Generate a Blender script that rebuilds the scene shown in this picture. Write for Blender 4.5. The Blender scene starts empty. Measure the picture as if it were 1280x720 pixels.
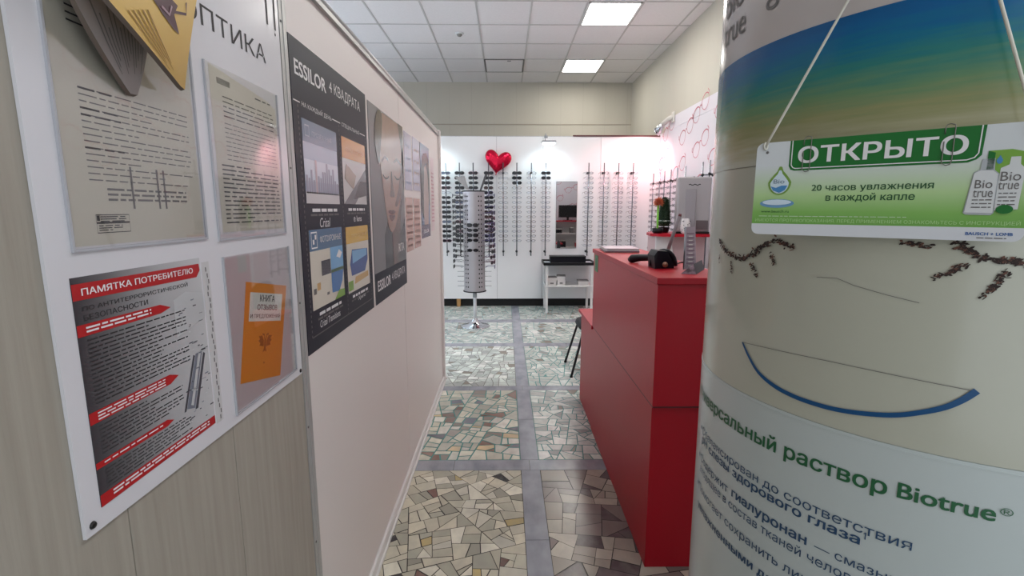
import bpy, math, random
from mathutils import Vector, Matrix
from mathutils.geometry import delaunay_2d_cdt
PI = math.pi; R_ = math.radians
S = bpy.context.scene; COL = S.collection
rnd = random.Random(7)

# ------------------------------------------------------------------ camera, world, exposure
EYE = Vector((0, 0, 1.5)); PITCH = R_(9.04); YAW = R_(0.74); FPX = 622.0
cd = bpy.data.cameras.new('camera'); cd.sensor_width = 36; cd.lens = 36*FPX/1280; cd.clip_start = .02
cam = bpy.data.objects.new('camera', cd); COL.objects.link(cam)
cam.location = EYE; cam.rotation_euler = (PI/2-PITCH, 0, -YAW); S.camera = cam
w = bpy.data.worlds.new('world'); S.world = w; w.use_nodes = True
w.node_tree.nodes['Background'].inputs[0].default_value = (.88, .95, 1, 1)
w.node_tree.nodes['Background'].inputs[1].default_value = .86
S.view_settings.view_transform = 'Standard'; S.view_settings.look = 'None'
S.view_settings.exposure = 0.68; S.view_settings.gamma = 1; S.view_settings.use_curve_mapping = False
PANEL_STRENGTH = 12.5; PANEL_MID = 14; PANEL_NEAR = 8.0
WINDOW_STRENGTH = 2.3
LAMP_COOL = 9; LAMP_LEFT = 10; LAMP_PINK = 23

# ------------------------------------------------------------------ materials
def lin(c):
    def f(v):
        v /= 255.0
        return v/12.92 if v <= .04045 else ((v+.055)/1.055)**2.4
    return (f(c[0]), f(c[1]), f(c[2]), 1)
MATS = {}
def M(name, c=(200, 200, 200), rough=.5, metal=0, noise=0, nscale=(8, 8, 8), bump=0, spec=.5, emit=0, ncol=None, coat=0, attr=None):
    if name in MATS: return MATS[name]
    m = bpy.data.materials.new(name); m.use_nodes = True; MATS[name] = m
    nt = m.node_tree; b = nt.nodes['Principled BSDF']
    b.inputs['Base Color'].default_value = lin(c); b.inputs['Roughness'].default_value = rough
    b.inputs['Metallic'].default_value = metal; b.inputs['Specular IOR Level'].default_value = spec
    if coat: b.inputs['Coat Weight'].default_value = coat; b.inputs['Coat Roughness'].default_value = .08
    if emit: b.inputs['Emission Color'].default_value = lin(c); b.inputs['Emission Strength'].default_value = emit
    src = None
    if attr:
        a = nt.nodes.new('ShaderNodeAttribute'); a.attribute_name = attr; src = a.outputs['Color']
        nt.links.new(src, b.inputs['Base Color'])
    if noise or bump:
        tc = nt.nodes.new('ShaderNodeTexCoord'); mp = nt.nodes.new('ShaderNodeMapping'); mp.inputs['Scale'].default_value = nscale
        n = nt.nodes.new('ShaderNodeTexNoise'); n.inputs['Scale'].default_value = 1; n.inputs['Detail'].default_value = 6
        nt.links.new(tc.outputs['Object'], mp.inputs[0]); nt.links.new(mp.outputs[0], n.inputs['Vector'])
        if noise:
            mx = nt.nodes.new('ShaderNodeMix'); mx.data_type = 'RGBA'; mx.blend_type = 'MIX'
            r = nt.nodes.new('ShaderNodeMapRange'); r.inputs[1].default_value = .35; r.inputs[2].default_value = .7; r.inputs[4].default_value = noise
            nt.links.new(n.outputs[0], r.inputs[0]); nt.links.new(r.outputs[0], mx.inputs[0])
            mx.inputs[6].default_value = lin(c); mx.inputs[7].default_value = lin(ncol or tuple(v*.6 for v in c))
            if src: nt.links.new(src, mx.inputs[6])
            nt.links.new(mx.outputs[2], b.inputs['Base Color'])
        if bump:
            bp = nt.nodes.new('ShaderNodeBump'); bp.inputs['Strength'].default_value = bump; bp.inputs['Distance'].default_value = .004
            nt.links.new(n.outputs[0], bp.inputs['Height']); nt.links.new(bp.outputs[0], b.inputs['Normal'])
    return m
def clear(name, tint=(255, 255, 255), gloss=.1, rough=.03):
    if name in MATS: return MATS[name]
    m = bpy.data.materials.new(name); m.use_nodes = True; MATS[name] = m; nt = m.node_tree
    nt.nodes.remove(nt.nodes['Principled BSDF']); out = nt.nodes['Material Output']
    t = nt.nodes.new('ShaderNodeBsdfTransparent'); t.inputs[0].default_value = lin(tint)
    g = nt.nodes.new('ShaderNodeBsdfGlossy'); g.inputs['Roughness'].default_value = rough
    lw = nt.nodes.new('ShaderNodeLayerWeight'); lw.inputs[0].default_value = .5
    f = nt.nodes.new('ShaderNodeMath'); f.operation = 'POWER'; f.inputs[1].default_value = 4; nt.links.new(lw.outputs['Facing'], f.inputs[0])
    mu = nt.nodes.new('ShaderNodeMath'); mu.operation = 'MULTIPLY_ADD'; mu.inputs[1].default_value = .6; mu.inputs[2].default_value = gloss
    x = nt.nodes.new('ShaderNodeMixShader')
    nt.links.new(f.outputs[0], mu.inputs[0]); nt.links.new(mu.outputs[0], x.inputs[0])
    nt.links.new(t.outputs[0], x.inputs[1]); nt.links.new(g.outputs[0], x.inputs[2]); nt.links.new(x.outputs[0], out.inputs[0])
    return m
WHITE = M('white_laminate', (226, 224, 222), .35)
BLACK = M('black_plastic', (16, 16, 19), .45, spec=.3)
CHROME = M('chrome', (205, 207, 212), .12, 1)
STEEL = M('brushed_steel', (150, 152, 158), .3, .9)
ALU = M('aluminium', (186, 186, 188), .3, .75)
INK = M('black_ink', (38, 37, 40), .6)
GREYINK = M('grey_ink', (105, 102, 102), .6)
WINK = M('white_ink', (228, 226, 228), .5)
REDINK = M('red_ink', (176, 34, 48), .5)
RED = M('red_laminate', (172, 22, 38), .36, spec=.26)
PAPER = M('paper', (222, 219, 212), .6)
CLEAR = clear('clear_acrylic', (250, 250, 250), .06)

# ------------------------------------------------------------------ mesh builder
class MB:
    def __init__(s): s.v = []; s.f = []; s.m = []; s.ms = []; s.sm = []; s.col = []
    def mi(s, m):
        if m not in s.ms: s.ms.append(m)
        return s.ms.index(m)
    def add(s, vs, fs, m, smooth=False, col=None):
        o = len(s.v); k = s.mi(m); s.v += [tuple(x) for x in vs]
        for f in fs: s.f.append([o+i for i in f]); s.m.append(k); s.sm.append(smooth); s.col.append(col)
        return s
    def box(s, a, b, m, rot=None, bev=0):
        (x0, y0, z0), (x1, y1, z1) = a, b
        if x0 > x1: x0, x1 = x1, x0
        if y0 > y1: y0, y1 = y1, y0
        if z0 > z1: z0, z1 = z1, z0
        if not bev:
            vs = [(x, y, z) for x in (x0, x1) for y in (y0, y1) for z in (z0, z1)]
            fs = [(0, 1, 3, 2), (4, 6, 7, 5), (0, 4, 5, 1), (2, 3, 7, 6), (0, 2, 6, 4), (1, 5, 7, 3)]
        else:
            b_ = min(bev, (x1-x0)/2.01, (y1-y0)/2.01, (z1-z0)/2.01); vs = []; fs = []
            def P(i, j, k, ax):
                q = [(x0, x1)[i], (y0, y1)[j], (z0, z1)[k]]; d = (i, j, k)
                for t in range(3):
                    if t != ax: q[t] += b_*(1-2*d[t])
                return tuple(q)
            idx = {}
            for i in (0, 1):
                for j in (0, 1):
                    for k in (0, 1):
                        for ax in range(3): idx[i, j, k, ax] = len(vs); vs.append(P(i, j, k, ax))
            fs += [[idx[0, a_, b2, 0] for a_, b2 in ((0, 0), (0, 1), (1, 1), (1, 0))], [idx[1, a_, b2, 0] for a_, b2 in ((0, 0), (1, 0), (1, 1), (0, 1))]]
            fs += [[idx[a_, 0, b2, 1] for a_, b2 in ((0, 0), (1, 0), (1, 1), (0, 1))], [idx[a_, 1, b2, 1] for a_, b2 in ((0, 0), (0, 1), (1, 1), (1, 0))]]
            fs += [[idx[a_, b2, 0, 2] for a_, b2 in ((0, 0), (0, 1), (1, 1), (1, 0))], [idx[a_, b2, 1, 2] for a_, b2 in ((0, 0), (1, 0), (1, 1), (0, 1))]]
            for a_ in (0, 1):
                for c_ in (0, 1):
                    fs.append([idx[a_, c_, 0, 0], idx[a_, c_, 1, 0], idx[a_, c_, 1, 1], idx[a_, c_, 0, 1]])
                    fs.append([idx[a_, 0, c_, 0], idx[a_, 1, c_, 0], idx[a_, 1, c_, 2], idx[a_, 0, c_, 2]])
                    fs.append([idx[0, a_, c_, 1], idx[1, a_, c_, 1], idx[1, a_, c_, 2], idx[0, a_, c_, 2]])
                    for e_ in (0, 1): fs.append([idx[a_, c_, e_, 0], idx[a_, c_, e_, 1], idx[a_, c_, e_, 2]])
        if rot:
            c = Vector(((x0+x1)/2, (y0+y1)/2, (z0+z1)/2)); vs = [c+rot@(Vector(v)-c) for v in vs]
        return s.add(vs, fs, m)
    def prism(s, pts, d, m, side=None):           # 3-D polygon swept along vector d
        n = len(pts); d = Vector(d); a = [Vector(p) for p in pts]; b = [p+d for p in a]
        s.add(a+b, [list(range(n))[::-1], list(range(n, 2*n))], m)
        s.add(a+b, [[i, (i+1) % n, n+(i+1) % n, n+i] for i in range(n)], side or m)
        return s
    def tube(s, pts, r, m, seg=8, closed=False, cap=True):
        P = [Vector(p) for p in pts]; n = len(P); rr = r if isinstance(r, (list, tuple)) else [r]*n
        vs = []; fs = []; up = None
        for i, p in enumerate(P):
            if closed: t = P[(i+1) % n]-P[i-1]
            else: t = P[min(i+1, n-1)]-P[max(i-1, 0)]
            t.normalize()
            if up is None:
                up = Vector((0, 0, 1)) if abs(t.z) < .9 else Vector((1, 0, 0))
            u = (up-t*up.dot(t)).normalized(); up = u; v = t.cross(u)
            for k in range(seg):
                a = 2*PI*k/seg; vs.append(p+(u*math.cos(a)+v*math.sin(a))*rr[i])
        for i in range(n if closed else n-1):
            j = (i+1) % n
            for k in range(seg): fs.append([i*seg+k, i*seg+(k+1) % seg, j*seg+(k+1) % seg, j*seg+k])
        if not closed and cap: fs += [list(range(seg))[::-1], list(range((n-1)*seg, n*seg))]
        return s.add(vs, fs, m, True)
    def lathe(s, c, prof, m, seg=32, smooth=True):  # prof: (r, z)
        vs = []; fs = []; n = len(prof)
        for r, z in prof:
            for k in range(seg): a = 2*PI*k/seg; vs.append((c[0]+r*math.cos(a), c[1]+r*math.sin(a), c[2]+z))
        for i in range(n-1):
            for k in range(seg): fs.append([i*seg+k, i*seg+(k+1) % seg, (i+1)*seg+(k+1) % seg, (i+1)*seg+k])
        s.add(vs, fs, m, smooth)
        if prof[0][0] > 1e-4: s.add(vs[:seg], [list(range(seg))[::-1]], m)
        if prof[-1][0] > 1e-4: s.add(vs[-seg:], [list(range(seg))], m)
        return s
    def flat(s, pts, mp, m): return s.add([mp(*p) for p in pts], [list(range(len(pts)))], m)
    def rect(s, a0, b0, a1, b1, mp, m): return s.flat([(a0, b0), (a1, b0), (a1, b1), (a0, b1)], mp, m)
    def grid(s, a0, b0, a1, b1, na, nb, mp, m, smooth=True):
        vs = [mp(a0+(a1-a0)*i/na, b0+(b1-b0)*j/nb) for j in range(nb+1) for i in range(na+1)]
        fs = [[j*(na+1)+i, j*(na+1)+i+1, (j+1)*(na+1)+i+1, (j+1)*(na+1)+i] for j in range(nb) for i in range(na)]
        return s.add(vs, fs, m, smooth)
    def stroke(s, pts, wd, mp, m, closed=False):   # flat line of given width in 2-D
        n = len(pts); L = []; Rr = []
        for i in range(n):
            p0 = pts[i-1] if (i > 0 or closed) else pts[i]; p1 = pts[(i+1) % n] if (i < n-1 or closed) else pts[i]
            dx, dy = p1[0]-p0[0], p1[1]-p0[1]; l = math.hypot(dx, dy) or 1; ww = wd[i] if isinstance(wd, list) else wd
            L.append((pts[i][0]-dy/l*ww/2, pts[i][1]+dx/l*ww/2)); Rr.append((pts[i][0]+dy/l*ww/2, pts[i][1]-dx/l*ww/2))
        vs = [mp(*p) for p in L+Rr]; k = n if closed else n-1
        return s.add(vs, [[n+i, n+(i+1) % n, (i+1) % n, i] for i in range(k)], m)
    def text(s, str_, box, mp, m, bold=0, shear=0):   # fitted to box (a0,b0,a1,b1) measured on glyph bounds
        vs, fs = glyphs(str_, bold, shear); a0, b0, a1, b1 = box
        xs = [v[0] for v in vs]; ys = [v[1] for v in vs]; x0, x1, y0, y1 = min(xs), max(xs), min(ys), max(ys)
        if b1 is None: b1 = b0+(a1-a0)*(y1-y0)/(x1-x0)
        if a1 is None: a1 = a0+(b1-b0)*(x1-x0)/(y1-y0)
        return s.add([mp(a0+(x-x0)/(x1-x0)*(a1-a0), b0+(y-y0)/(y1-y0)*(b1-b0)) for x, y in vs], fs, m)
    def blob(s, pts, mp, m):
        for _ in range(2): pts = [q for i in range(len(pts)) for a, b in ((pts[i], pts[(i+1) % len(pts)]),) for q in ((a[0]*.75+b[0]*.25, a[1]*.75+b[1]*.25), (a[0]*.25+b[0]*.75, a[1]*.25+b[1]*.75))]
        return s.flat(pts, mp, m)
    def words(s, a0, a1, btop, n, pitch, h, mp, m, ww=.05, seed=1, short=.6):   # unreadably small print as word-long dashes
        r = random.Random(seed)
        for i in range(n):
            b = btop-i*pitch; x = a0; end = a1 if r.random() < short else a0+(a1-a0)*r.uniform(.45, .95)
            while x < end:
                l = min(ww*r.uniform(.4, 1.6), end-x); s.rect(x, b-h, x+l, b, mp, m); x += l+ww*.22
        return s
    def build(s, name, parent=None, label=None, cat=None, group=None, kind=None):
        me = bpy.data.meshes.new(name); me.from_pydata(s.v, [], s.f)
        for m in s.ms: me.materials.append(m)
        me.polygons.foreach_set('material_index', s.m); me.polygons.foreach_set('use_smooth', s.sm)
        if any(c is not None for c in s.col):
            at = me.color_attributes.new('stone', 'FLOAT_COLOR', 'CORNER'); i = 0
            for p, c in zip(me.polygons, s.col):
                for _ in range(p.loop_total): at.data[i].color = c or (.5, .5, .5, 1); i += 1
        me.update(); o = bpy.data.objects.new(name, me); COL.objects.link(o)
        if parent: o.parent = parent
        return tag(o, label, cat, group, kind)
def tag(o, label=None, cat=None, group=None, kind=None):
    if label: o['label'] = label
    if cat: o['category'] = cat
    if group: o['group'] = group
    if kind: o['kind'] = kind
    return o
def thing(name, label, cat, group=None):
    o = bpy.data.objects.new(name, None); o.empty_display_size = .1; COL.objects.link(o); return tag(o, label, cat, group)
GC = {}
def glyphs(t, bold, shear):
    if (t, bold, shear) in GC: return GC[t, bold, shear]
    c = bpy.data.curves.new('t', 'FONT'); c.body = t; c.shear = shear; c.resolution_u = 3; c.fill_mode = 'NONE'
    o = bpy.data.objects.new('t', c); COL.objects.link(o)
    dg = bpy.context.evaluated_depsgraph_get(); me = bpy.data.meshes.new_from_object(o.evaluated_get(dg))
    v = [Vector((q.co.x, q.co.y)) for q in me.vertices]; e = [tuple(q.vertices) for q in me.edges]
    bpy.data.objects.remove(o); bpy.data.curves.remove(c); bpy.data.meshes.remove(me)
    d = max(bold, 0)*.9; sh = ((-d, -d*.6), (d, -d*.6), (-d, d*.6), (d, d*.6)) if d else ((0, 0),); n0 = len(v)
    V = [q+Vector(o_) for o_ in sh for q in v]; E2 = [(a+k*n0, b+k*n0) for k in range(len(sh)) for a, b in e]
    cd2 = delaunay_2d_cdt(V, E2, [], 2, 1e-6); vv = [(q.x, q.y) for q in cd2[0]]; fs = []
    E_ = [(v[a].x, v[a].y, v[b].x, v[b].y) for a, b in e]
    for f in cd2[2]:                                # keep the triangles inside one of the outlines
        x0 = sum(vv[k][0] for k in f)/len(f); y0 = sum(vv[k][1] for k in f)/len(f)
        for dx, dy in sh:
            x, y, n = x0-dx, y0-dy, 0
            for ax, ay, bx, by in E_:
                if (ay > y) != (by > y) and x < ax+(y-ay)/(by-ay)*(bx-ax): n += 1
            if n % 2: fs.append(list(f)); break
    GC[t, bold, shear] = (vv, fs); return vv, fs
_fw = Vector((math.sin(YAW)*math.cos(PITCH), math.cos(YAW)*math.cos(PITCH), -math.sin(PITCH)))
_rt = Vector((math.cos(YAW), -math.sin(YAW), 0)); _up = _rt.cross(_fw)
def ray(x, y): return _fw*FPX+_rt*(x-640)+_up*(360-y)
def at_y(x, y, Y): d = ray(x, y); return EYE+d*(Y/d.y)      # a measured photo point on a plane of the room
def at_x(x, y, X): d = ray(x, y); return EYE+d*(X/d.x)

# ------------------------------------------------------------------ the room shell
XL = -.55; YB = 7.6; XR = 2.29; YW = 9.56; XW = 2.33; HC = 3.78
# floor: crazy paving of broken marble between grey marble strips
GROUT = {'dark': M('dark_grout', (52, 48, 44), .8), 'teal': M('teal_grout', (72, 136, 130), .7), 'mid': M('grey_grout', (112, 112, 106), .8)}
STONE = M('broken_marble', (200, 195, 180), .22, noise=.32, nscale=(22, 15, 9), ncol=(150, 146, 138), bump=.05, attr='stone')
STRIP = M('grey_marble', (164, 166, 174), .2, noise=.7, nscale=(9, 5, 9), ncol=(118, 120, 130))
pal = {
 'near': [((194, 188, 168), 9), ((180, 176, 158), 6), ((204, 200, 184), 5), ((160, 157, 142), 4), ((120, 88, 80), 1), ((190, 170, 120), 1), ((44, 44, 48), .35)],
 'violet': [((160, 150, 138), 6), ((128, 116, 112), 5), ((176, 168, 154), 5), ((98, 86, 88), 3)],
 'mix': [((198, 198, 182), 8), ((184, 186, 174), 6), ((150, 144, 136), 2.5), ((132, 108, 98), 1.3), ((196, 178, 142), 1.5), ((118, 120, 130), .9), ((210, 210, 200), 4)],
 'pale': [((204, 212, 204), 8), ((190, 198, 192), 6), ((172, 176, 172), 3), ((214, 216, 210), 5), ((142, 134, 122), .8)],
}
def pick(p):
    t = rnd.random()*sum(w_ for _, w_ in pal[p])
    for c, w_ in pal[p]:
        t -= w_
        if t <= 0: break
    k = rnd.uniform(.97, 1.17); return lin(tuple(min(255, v*k) for v in c))
def area(p): return abs(sum(p[i-1][0]*p[i][1]-p[i][0]*p[i-1][1] for i in range(len(p))))/2
def cut(p, c, d):
    A, B = [], []
    for i in range(len(p)):
        a, b = p[i], p[(i+1) % len(p)]
        sa = (a[0]-c[0])*-d[1]+(a[1]-c[1])*d[0]; sb = (b[0]-c[0])*-d[1]+(b[1]-c[1])*d[0]
        (A if sa >= 0 else B).append(a)
        if (sa >= 0) != (sb >= 0):
            t = sa/(sa-sb); q = (a[0]+(b[0]-a[0])*t, a[1]+(b[1]-a[1])*t); A.append(q); B.append(q)
    return A, B
def split(p, tgt, skew, out):
    if len(p) < 3: return
    a = area(p)
    if a < tgt*rnd.uniform(.5, 2.0): out.append(p); return
    best = max(range(len(p)), key=lambda i: math.dist(p[i], p[(i+1) % len(p)]))
    u, v = p[best], p[(best+1) % len(p)]; t = rnd.uniform(.32, .68)
    c = (u[0]+(v[0]-u[0])*t, u[1]+(v[1]-u[1])*t); an = math.atan2(v[1]-u[1], v[0]-u[0])+PI/2+rnd.gauss(0, skew)
    A, B = cut(p, c, (math.cos(an), math.sin(an))); split(A, tgt, skew, out); split(B, tgt, skew, out)
def inset(p, g):
    n = len(p); cx = sum(q[0] for q in p)/n; cy = sum(q[1] for q in p)/n; r = []
    for i in range(n):
        a, b, c = p[i-1], p[i], p[(i+1) % n]
        e1 = (b[0]-a[0], b[1]-a[1]); e2 = (c[0]-b[0], c[1]-b[1]); l1 = math.hypot(*e1) or 1e-6; l2 = math.hypot(*e2) or 1e-6
        s_ = 1 if sum(p[k-1][0]*p[k][1]-p[k][0]*p[k-1][1] for k in range(n)) > 0 else -1
        n1 = (-e1[1]/l1*s_, e1[0]/l1*s_); n2 = (-e2[1]/l2*s_, e2[0]/l2*s_); bx, by = n1[0]+n2[0], n1[1]+n2[1]; q = bx*bx+by*by
        if q < .15: q = .15
        r.append((b[0]+bx*2*g/q, b[1]+by*2*g/q))
    return r
fl = MB(); st = MB()
ys = [-2.6, -1.25, 0.0, 1.33, 2.69, 3.98, 5.33, 6.5, 7.8, 9.1]; yw_ = [.12, .12, .12, .12, .12, .10, .13, .18, .15, .15]
xs = [(-3.8, -2.6), (-2.48, -1.31), (-1.2, .088), (.198, 1.5), (1.61, 2.33)]
fl.add([(-4, -3, -.004), (XW, -3, -.004), (XW, YW, -.004), (-4, YW, -.004)], [(0, 1, 2, 3)], GROUT['mid'])
for i in range(len(ys)-1):
    y0, y1 = ys[i]+yw_[i], ys[i+1]
    for j, (x0, x1) in enumerate(xs):
        if (j < 2 and y1 < 4) or y1 < .2: continue
        if y1 < 2.8: p, g, gw = ('near', 'dark', .0018) if j == 2 else ('violet', 'dark', .0017)
        elif y1 < 4.2: p, g, gw = ('mix', 'teal', .0042) if j == 2 else ('pale', 'teal', .0032)
        elif y1 < 5.5: p, g, gw = ('pale' if rnd.random() < .3 else 'mix', 'mid', .003) if j == 2 else ('pale', 'teal', .004)
        else: p, g, gw = 'pale', 'teal', .0035
        fl.add([(x0, y0, -.002), (x1, y0, -.002), (x1, y1, -.002), (x0, y1, -.002)], [(0, 1, 2, 3)], GROUT[g])
        out = []; tg = {'near': .0048, 'violet': .0105, 'mix': .0068, 'pale': .0062}[p]
        nx = max(1, round((x1-x0)/.43)); ny = max(1, round((y1-y0)/.43))
        split([(x0, y0), (x1, y0), (x1, y1), (x0, y1)], tg, .22 if p != 'violet' else .34, out)
        for q in out:
            if area(q) < .0007: continue
            q = inset(q, gw*rnd.choice([.6, .8, 1, 1, 1.6] if g == 'dark' else [1]))
            if area(q) < .0004: continue
            if sum(q[k-1][0]*q[k][1]-q[k][0]*q[k-1][1] for k in range(len(q))) < 0: q = q[::-1]
            h = rnd.uniform(-.0004, .0004)
            fl.add([(a, b, h) for a, b in q], [list(range(len(q)))], STONE, col=pick(p))
def strip(x0, y0, x1, y1, n, ax):
    for k in range(n):
        a, b = k/n, (k+1)/n; g = .0015; c = rnd.uniform(0, .0006)
        if ax == 'y': st.box((x0+g, y0+(y1-y0)*a+g, -.004), (x1-g, y0+(y1-y0)*b-g, c), STRIP)
        else: st.box((x0+(x1-x0)*a+g, y0+g, -.004), (x0+(x1-x0)*b-g, y1-g, c), STRIP)
for i in range(len(ys)-1): [strip(a_, ys[i]+yw_[i], b_, ys[i+1], 2, 'y') for a_, b_ in ((.088, .198), (1.5, 1.61))+(((-1.31, -1.2), (-2.6, -2.48)) if ys[i] > 3 else ())]
for y, d in zip(ys[1:], yw_[1:]): strip(-1.2, y, .14, y+d, 3, 'x'); strip(.14, y, XR, y+d, 4, 'x')
floor = fl.build('floor', kind='structure'); st.build('marble_strip', floor)

# ceiling
cm = MB(); CT = M('ceiling_tile', (244, 240, 241), .85, noise=.15, nscale=(40, 40, 40), ncol=(216, 212, 210)); CG = M('ceiling_grid', (204, 200, 199), .6)
XG = [-4.09+.627*k for k in range(11)]; XG = [x for x in XG if x < XW]; YG = [YW-.722*k for k in range(18)]
cm.box((-4.1, -3, HC), (XW, YW, HC+.05), CT)
for x in XG: cm.box((x-.010, -3, HC-.006), (x+.010, YW, HC), CG)
for y in YG[1:]: cm.box((-4.1, y-.010, HC-.0055), (XW, y+.010, HC), CG)
ceiling = cm.build('ceiling', kind='structure')
PE = M('lamp_diffuser', (255, 252, 244), emit=PANEL_STRENGTH); PM = M('lamp_diffuser_middle', (255, 248, 240), emit=PANEL_MID); PN = M('lamp_diffuser_hall', (246, 250, 255), emit=PANEL_NEAR); PF = M('lamp_frame', (235, 235, 235), .4)
GX = [x for x in XG if abs(x-.926) < .35]; gx = min(XG, key=lambda x: abs(x-.934))
def panel(x, k, label, mt):
    y1 = YG[k]; y0 = YG[k+1]; t = thing('ceiling_light', label, 'lamp', 'square ceiling lights'); t.location = (x+.31, (y0+y1)/2, HC)
    def L(mb, n):
        mb.v = [(a-t.location.x, b-t.location.y, c-t.location.z) for a, b, c in mb.v]; mb.build(n, t)
    f = MB(); e = .022
    f.box((x+.012, y0+.012, HC-.012), (x+.615, y0+.012+e, HC-.001), PF); f.box((x+.012, y1-.012-e, HC-.012), (x+.615, y1-.012, HC-.001), PF)
    f.box((x+.012, y0+.012, HC-.012), (x+.012+e, y1-.012, HC-.001), PF); f.box((x+.615-e, y0+.012, HC-.012), (x+.615, y1-.012, HC-.001), PF); L(f, 'frame')
    d = MB(); d.box((x+.03, y0+.03, HC-.009), (x+.597, y1-.03, HC-.002), mt); L(d, 'diffuser')
panel(gx, 1, 'square lit ceiling light nearest the back wall', PE)
panel(gx, 4, 'square lit ceiling light at the top edge, in front of the far one', PE)
for k, xx in ((7, gx), (10, gx), (13, gx), (7, XG[3]), (10, XG[3]), (13, XG[3]), (16, gx)):
    panel(xx, k, 'square ceiling light out of sight above the entrance corridor', PM if k == 7 else PN)
HA = M('hatch_edge', (96, 94, 94), .6)
hx = min(XG, key=lambda x: abs(x+.33)); h = MB(); y0, y1 = YG[2], YG[1]
for a in ((hx+.0, y0, hx+.022, y1), (hx+.605, y0, hx+.627, y1), (hx, y0, hx+.627, y0+.025), (hx, y1-.025, hx+.627, y1)): h.box((a[0], a[1], HC-.012), (a[2], a[3], HC-.0065), HA)
h.box((hx+.02, y0+.02, HC-.010), (hx+.61, y1-.02, HC-.0065), CT); h.box((hx+.36, y0+.06, HC-.016), (hx+.42, y0+.08, HC-.01), HA)
h.build('ceiling_hatch', label='white ceiling access hatch with dark outlined edge beside the far light', cat='hatch')
sd = MB(); c = (-.60, 6.98, HC); sd.lathe(c, [(.055, -.002), (.055, -.012), (.048, -.02)][::-1], PF); sd.lathe(c, [(.0, -.045), (.022, -.044), (.034, -.03), (.036, -.02)], M('detector_grey', (150, 146, 140), .5))
sd.build('smoke_detector', label='small round smoke detector on the white tiled ceiling', cat='detector')

# walls
BE = M('beige_wall_panel', (196, 190, 176), .6, noise=.25, nscale=(3, 3, .4), ncol=(180, 173, 158))
b = MB(); b.box((-4.1, YW, 0), (XW, YW+.1, HC), BE)
GV = M('panel_groove', (164, 156, 142), .7)
GB = M('faint_groove', (180, 173, 160), .7)
for k in range(16): b.box((-3.9+.41*k, YW-.002, 1), (-3.896+.41*k, YW, HC), GB)
b.box((-4, YW-.006, 3.03), (XW, YW, 3.05), GV); b.build('wall_back', kind='structure')
b = MB(); b.box((XW, -.5, 0), (XW+.1, YW, HC), BE); b.build('wall_right', kind='structure')
b = MB(); b.box((-4.2, -1, 0), (-4.1, YW, 1.1), BE); b.box((-4.2, -1, 3.1), (-4.1, YW, HC), BE)
for y0, y1 in ((-1, .4), (2.4, 3.4), (5.4, 6.4), (8.4, YW)): b.box((-4.2, y0, 1.1), (-4.1, y1, 3.1), BE)
b.build('wall_left', kind='structure')
DAY = M('daylight_pane', (222, 236, 255), emit=WINDOW_STRENGTH)
for n_, (y0, y1) in enumerate(((.4, 2.4), (3.4, 5.4), (6.4, 8.4))):
    b = MB(); b.box((-4.17, y0+.05, 1.15), (-4.15, y1-.05, 3.05), DAY); wn = b.build(f'window_{n_+1}', kind='structure'); b = MB()
    for q in ((y0, 1.1, y0+.06, 3.1), (y1-.06, 1.1, y1, 3.1), (y0, 1.1, y1, 1.16), (y0, 3.04, y1, 3.1), ((y0+y1)/2-.03, 1.1, (y0+y1)/2+.03, 3.1)): b.box((-4.18, q[0], q[1]), (-4.11, q[2], q[3]), WHITE)
    b.build('window_frame', wn)
WP = M('white_wall_panel', (232, 232, 233), .42)
b = MB(); xs_ = [-2.6, -1.36, -.13, .56, 1.42, XR-.01]; 
for x0, x1 in zip(xs_, xs_[1:]): b.box((x0+.002, YB, .125), (x1-.002, YB+.03, 2.555), WP)
b.box((-2.6, YB+.012, .125), (XR, YB+.03, 2.55), M('panel_gap', (150, 150, 152), .6)); b.build('wall_shop', kind='structure')
b = MB(); b.box((1.0, YB-.012, 2.553), (XR, YB+.04, 2.575), M('dark_red_edge', (92, 52, 52), .5)); b.box((-2.6, YB+.0, 2.553), (1.0, YB+.04, 2.562), ALU); b.build('trim_1', kind='structure')
b = MB(); b.box((-2.6, YB+.06, 0), (XR, YB+.09, .3), M('black_plinth', (14, 13, 13), .7)); b.build('shade_board_back', kind='structure')  # black board put in as the shade in the gap under the panels
b = MB(); b.box((-.76, YB+.01, 0), (-.70, YB+.055, .14), M('bare_wood', (186, 140, 84), .5, noise=.4, nscale=(30, 30, 4))); b.build('trim_2', kind='structure')
PW = M('pale_glasses_wallpaper', (220, 214, 220), .42)
b = MB(); b.box((XR, 2.4, .1), (XR+.03, YB, 2.585), PW); b.box((XR+.004, 2.4, 2.59), (XR+.03, YB-.2, 2.75), PW); b.box((XR-.012, YB-.015, .125), (XR, YB, 2.55), WP)
wsr = b.build('wall_shop_right', kind='structure')
def specs(mp, c, r, ang, m, mb, t=.010):
    ca, sa = math.cos(ang), math.sin(ang)
    def T(x, y): return (c[0]+x*ca-y*sa, c[1]+x*sa+y*ca)
    for s in (-1, 1):
        mb.stroke([T(s*r*1.3+r*math.cos(2*PI*k/22)*(1+.12*math.sin(2*PI*k/22)), r*.82*math.sin(2*PI*k/22)) for k in range(22)], [t*(.7+.6*max(0, math.sin(2*PI*k/22))) for k in range(22)], mp, m, True)
        mb.stroke([T(s*r*2.25, r*.3), T(s*r*2.5, r*.45), T(s*r*2.3, r*.9)], t, mp, m)
    mb.stroke([T(-.3*r, .25*r), T(0, .42*r), T(.3*r, .25*r)], t, mp, m)
g = MB(); mpR = lambda a, z: (XR-.0015, -a, z)
RR = M('pink_red_print', (190, 74, 92), .5)
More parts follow.
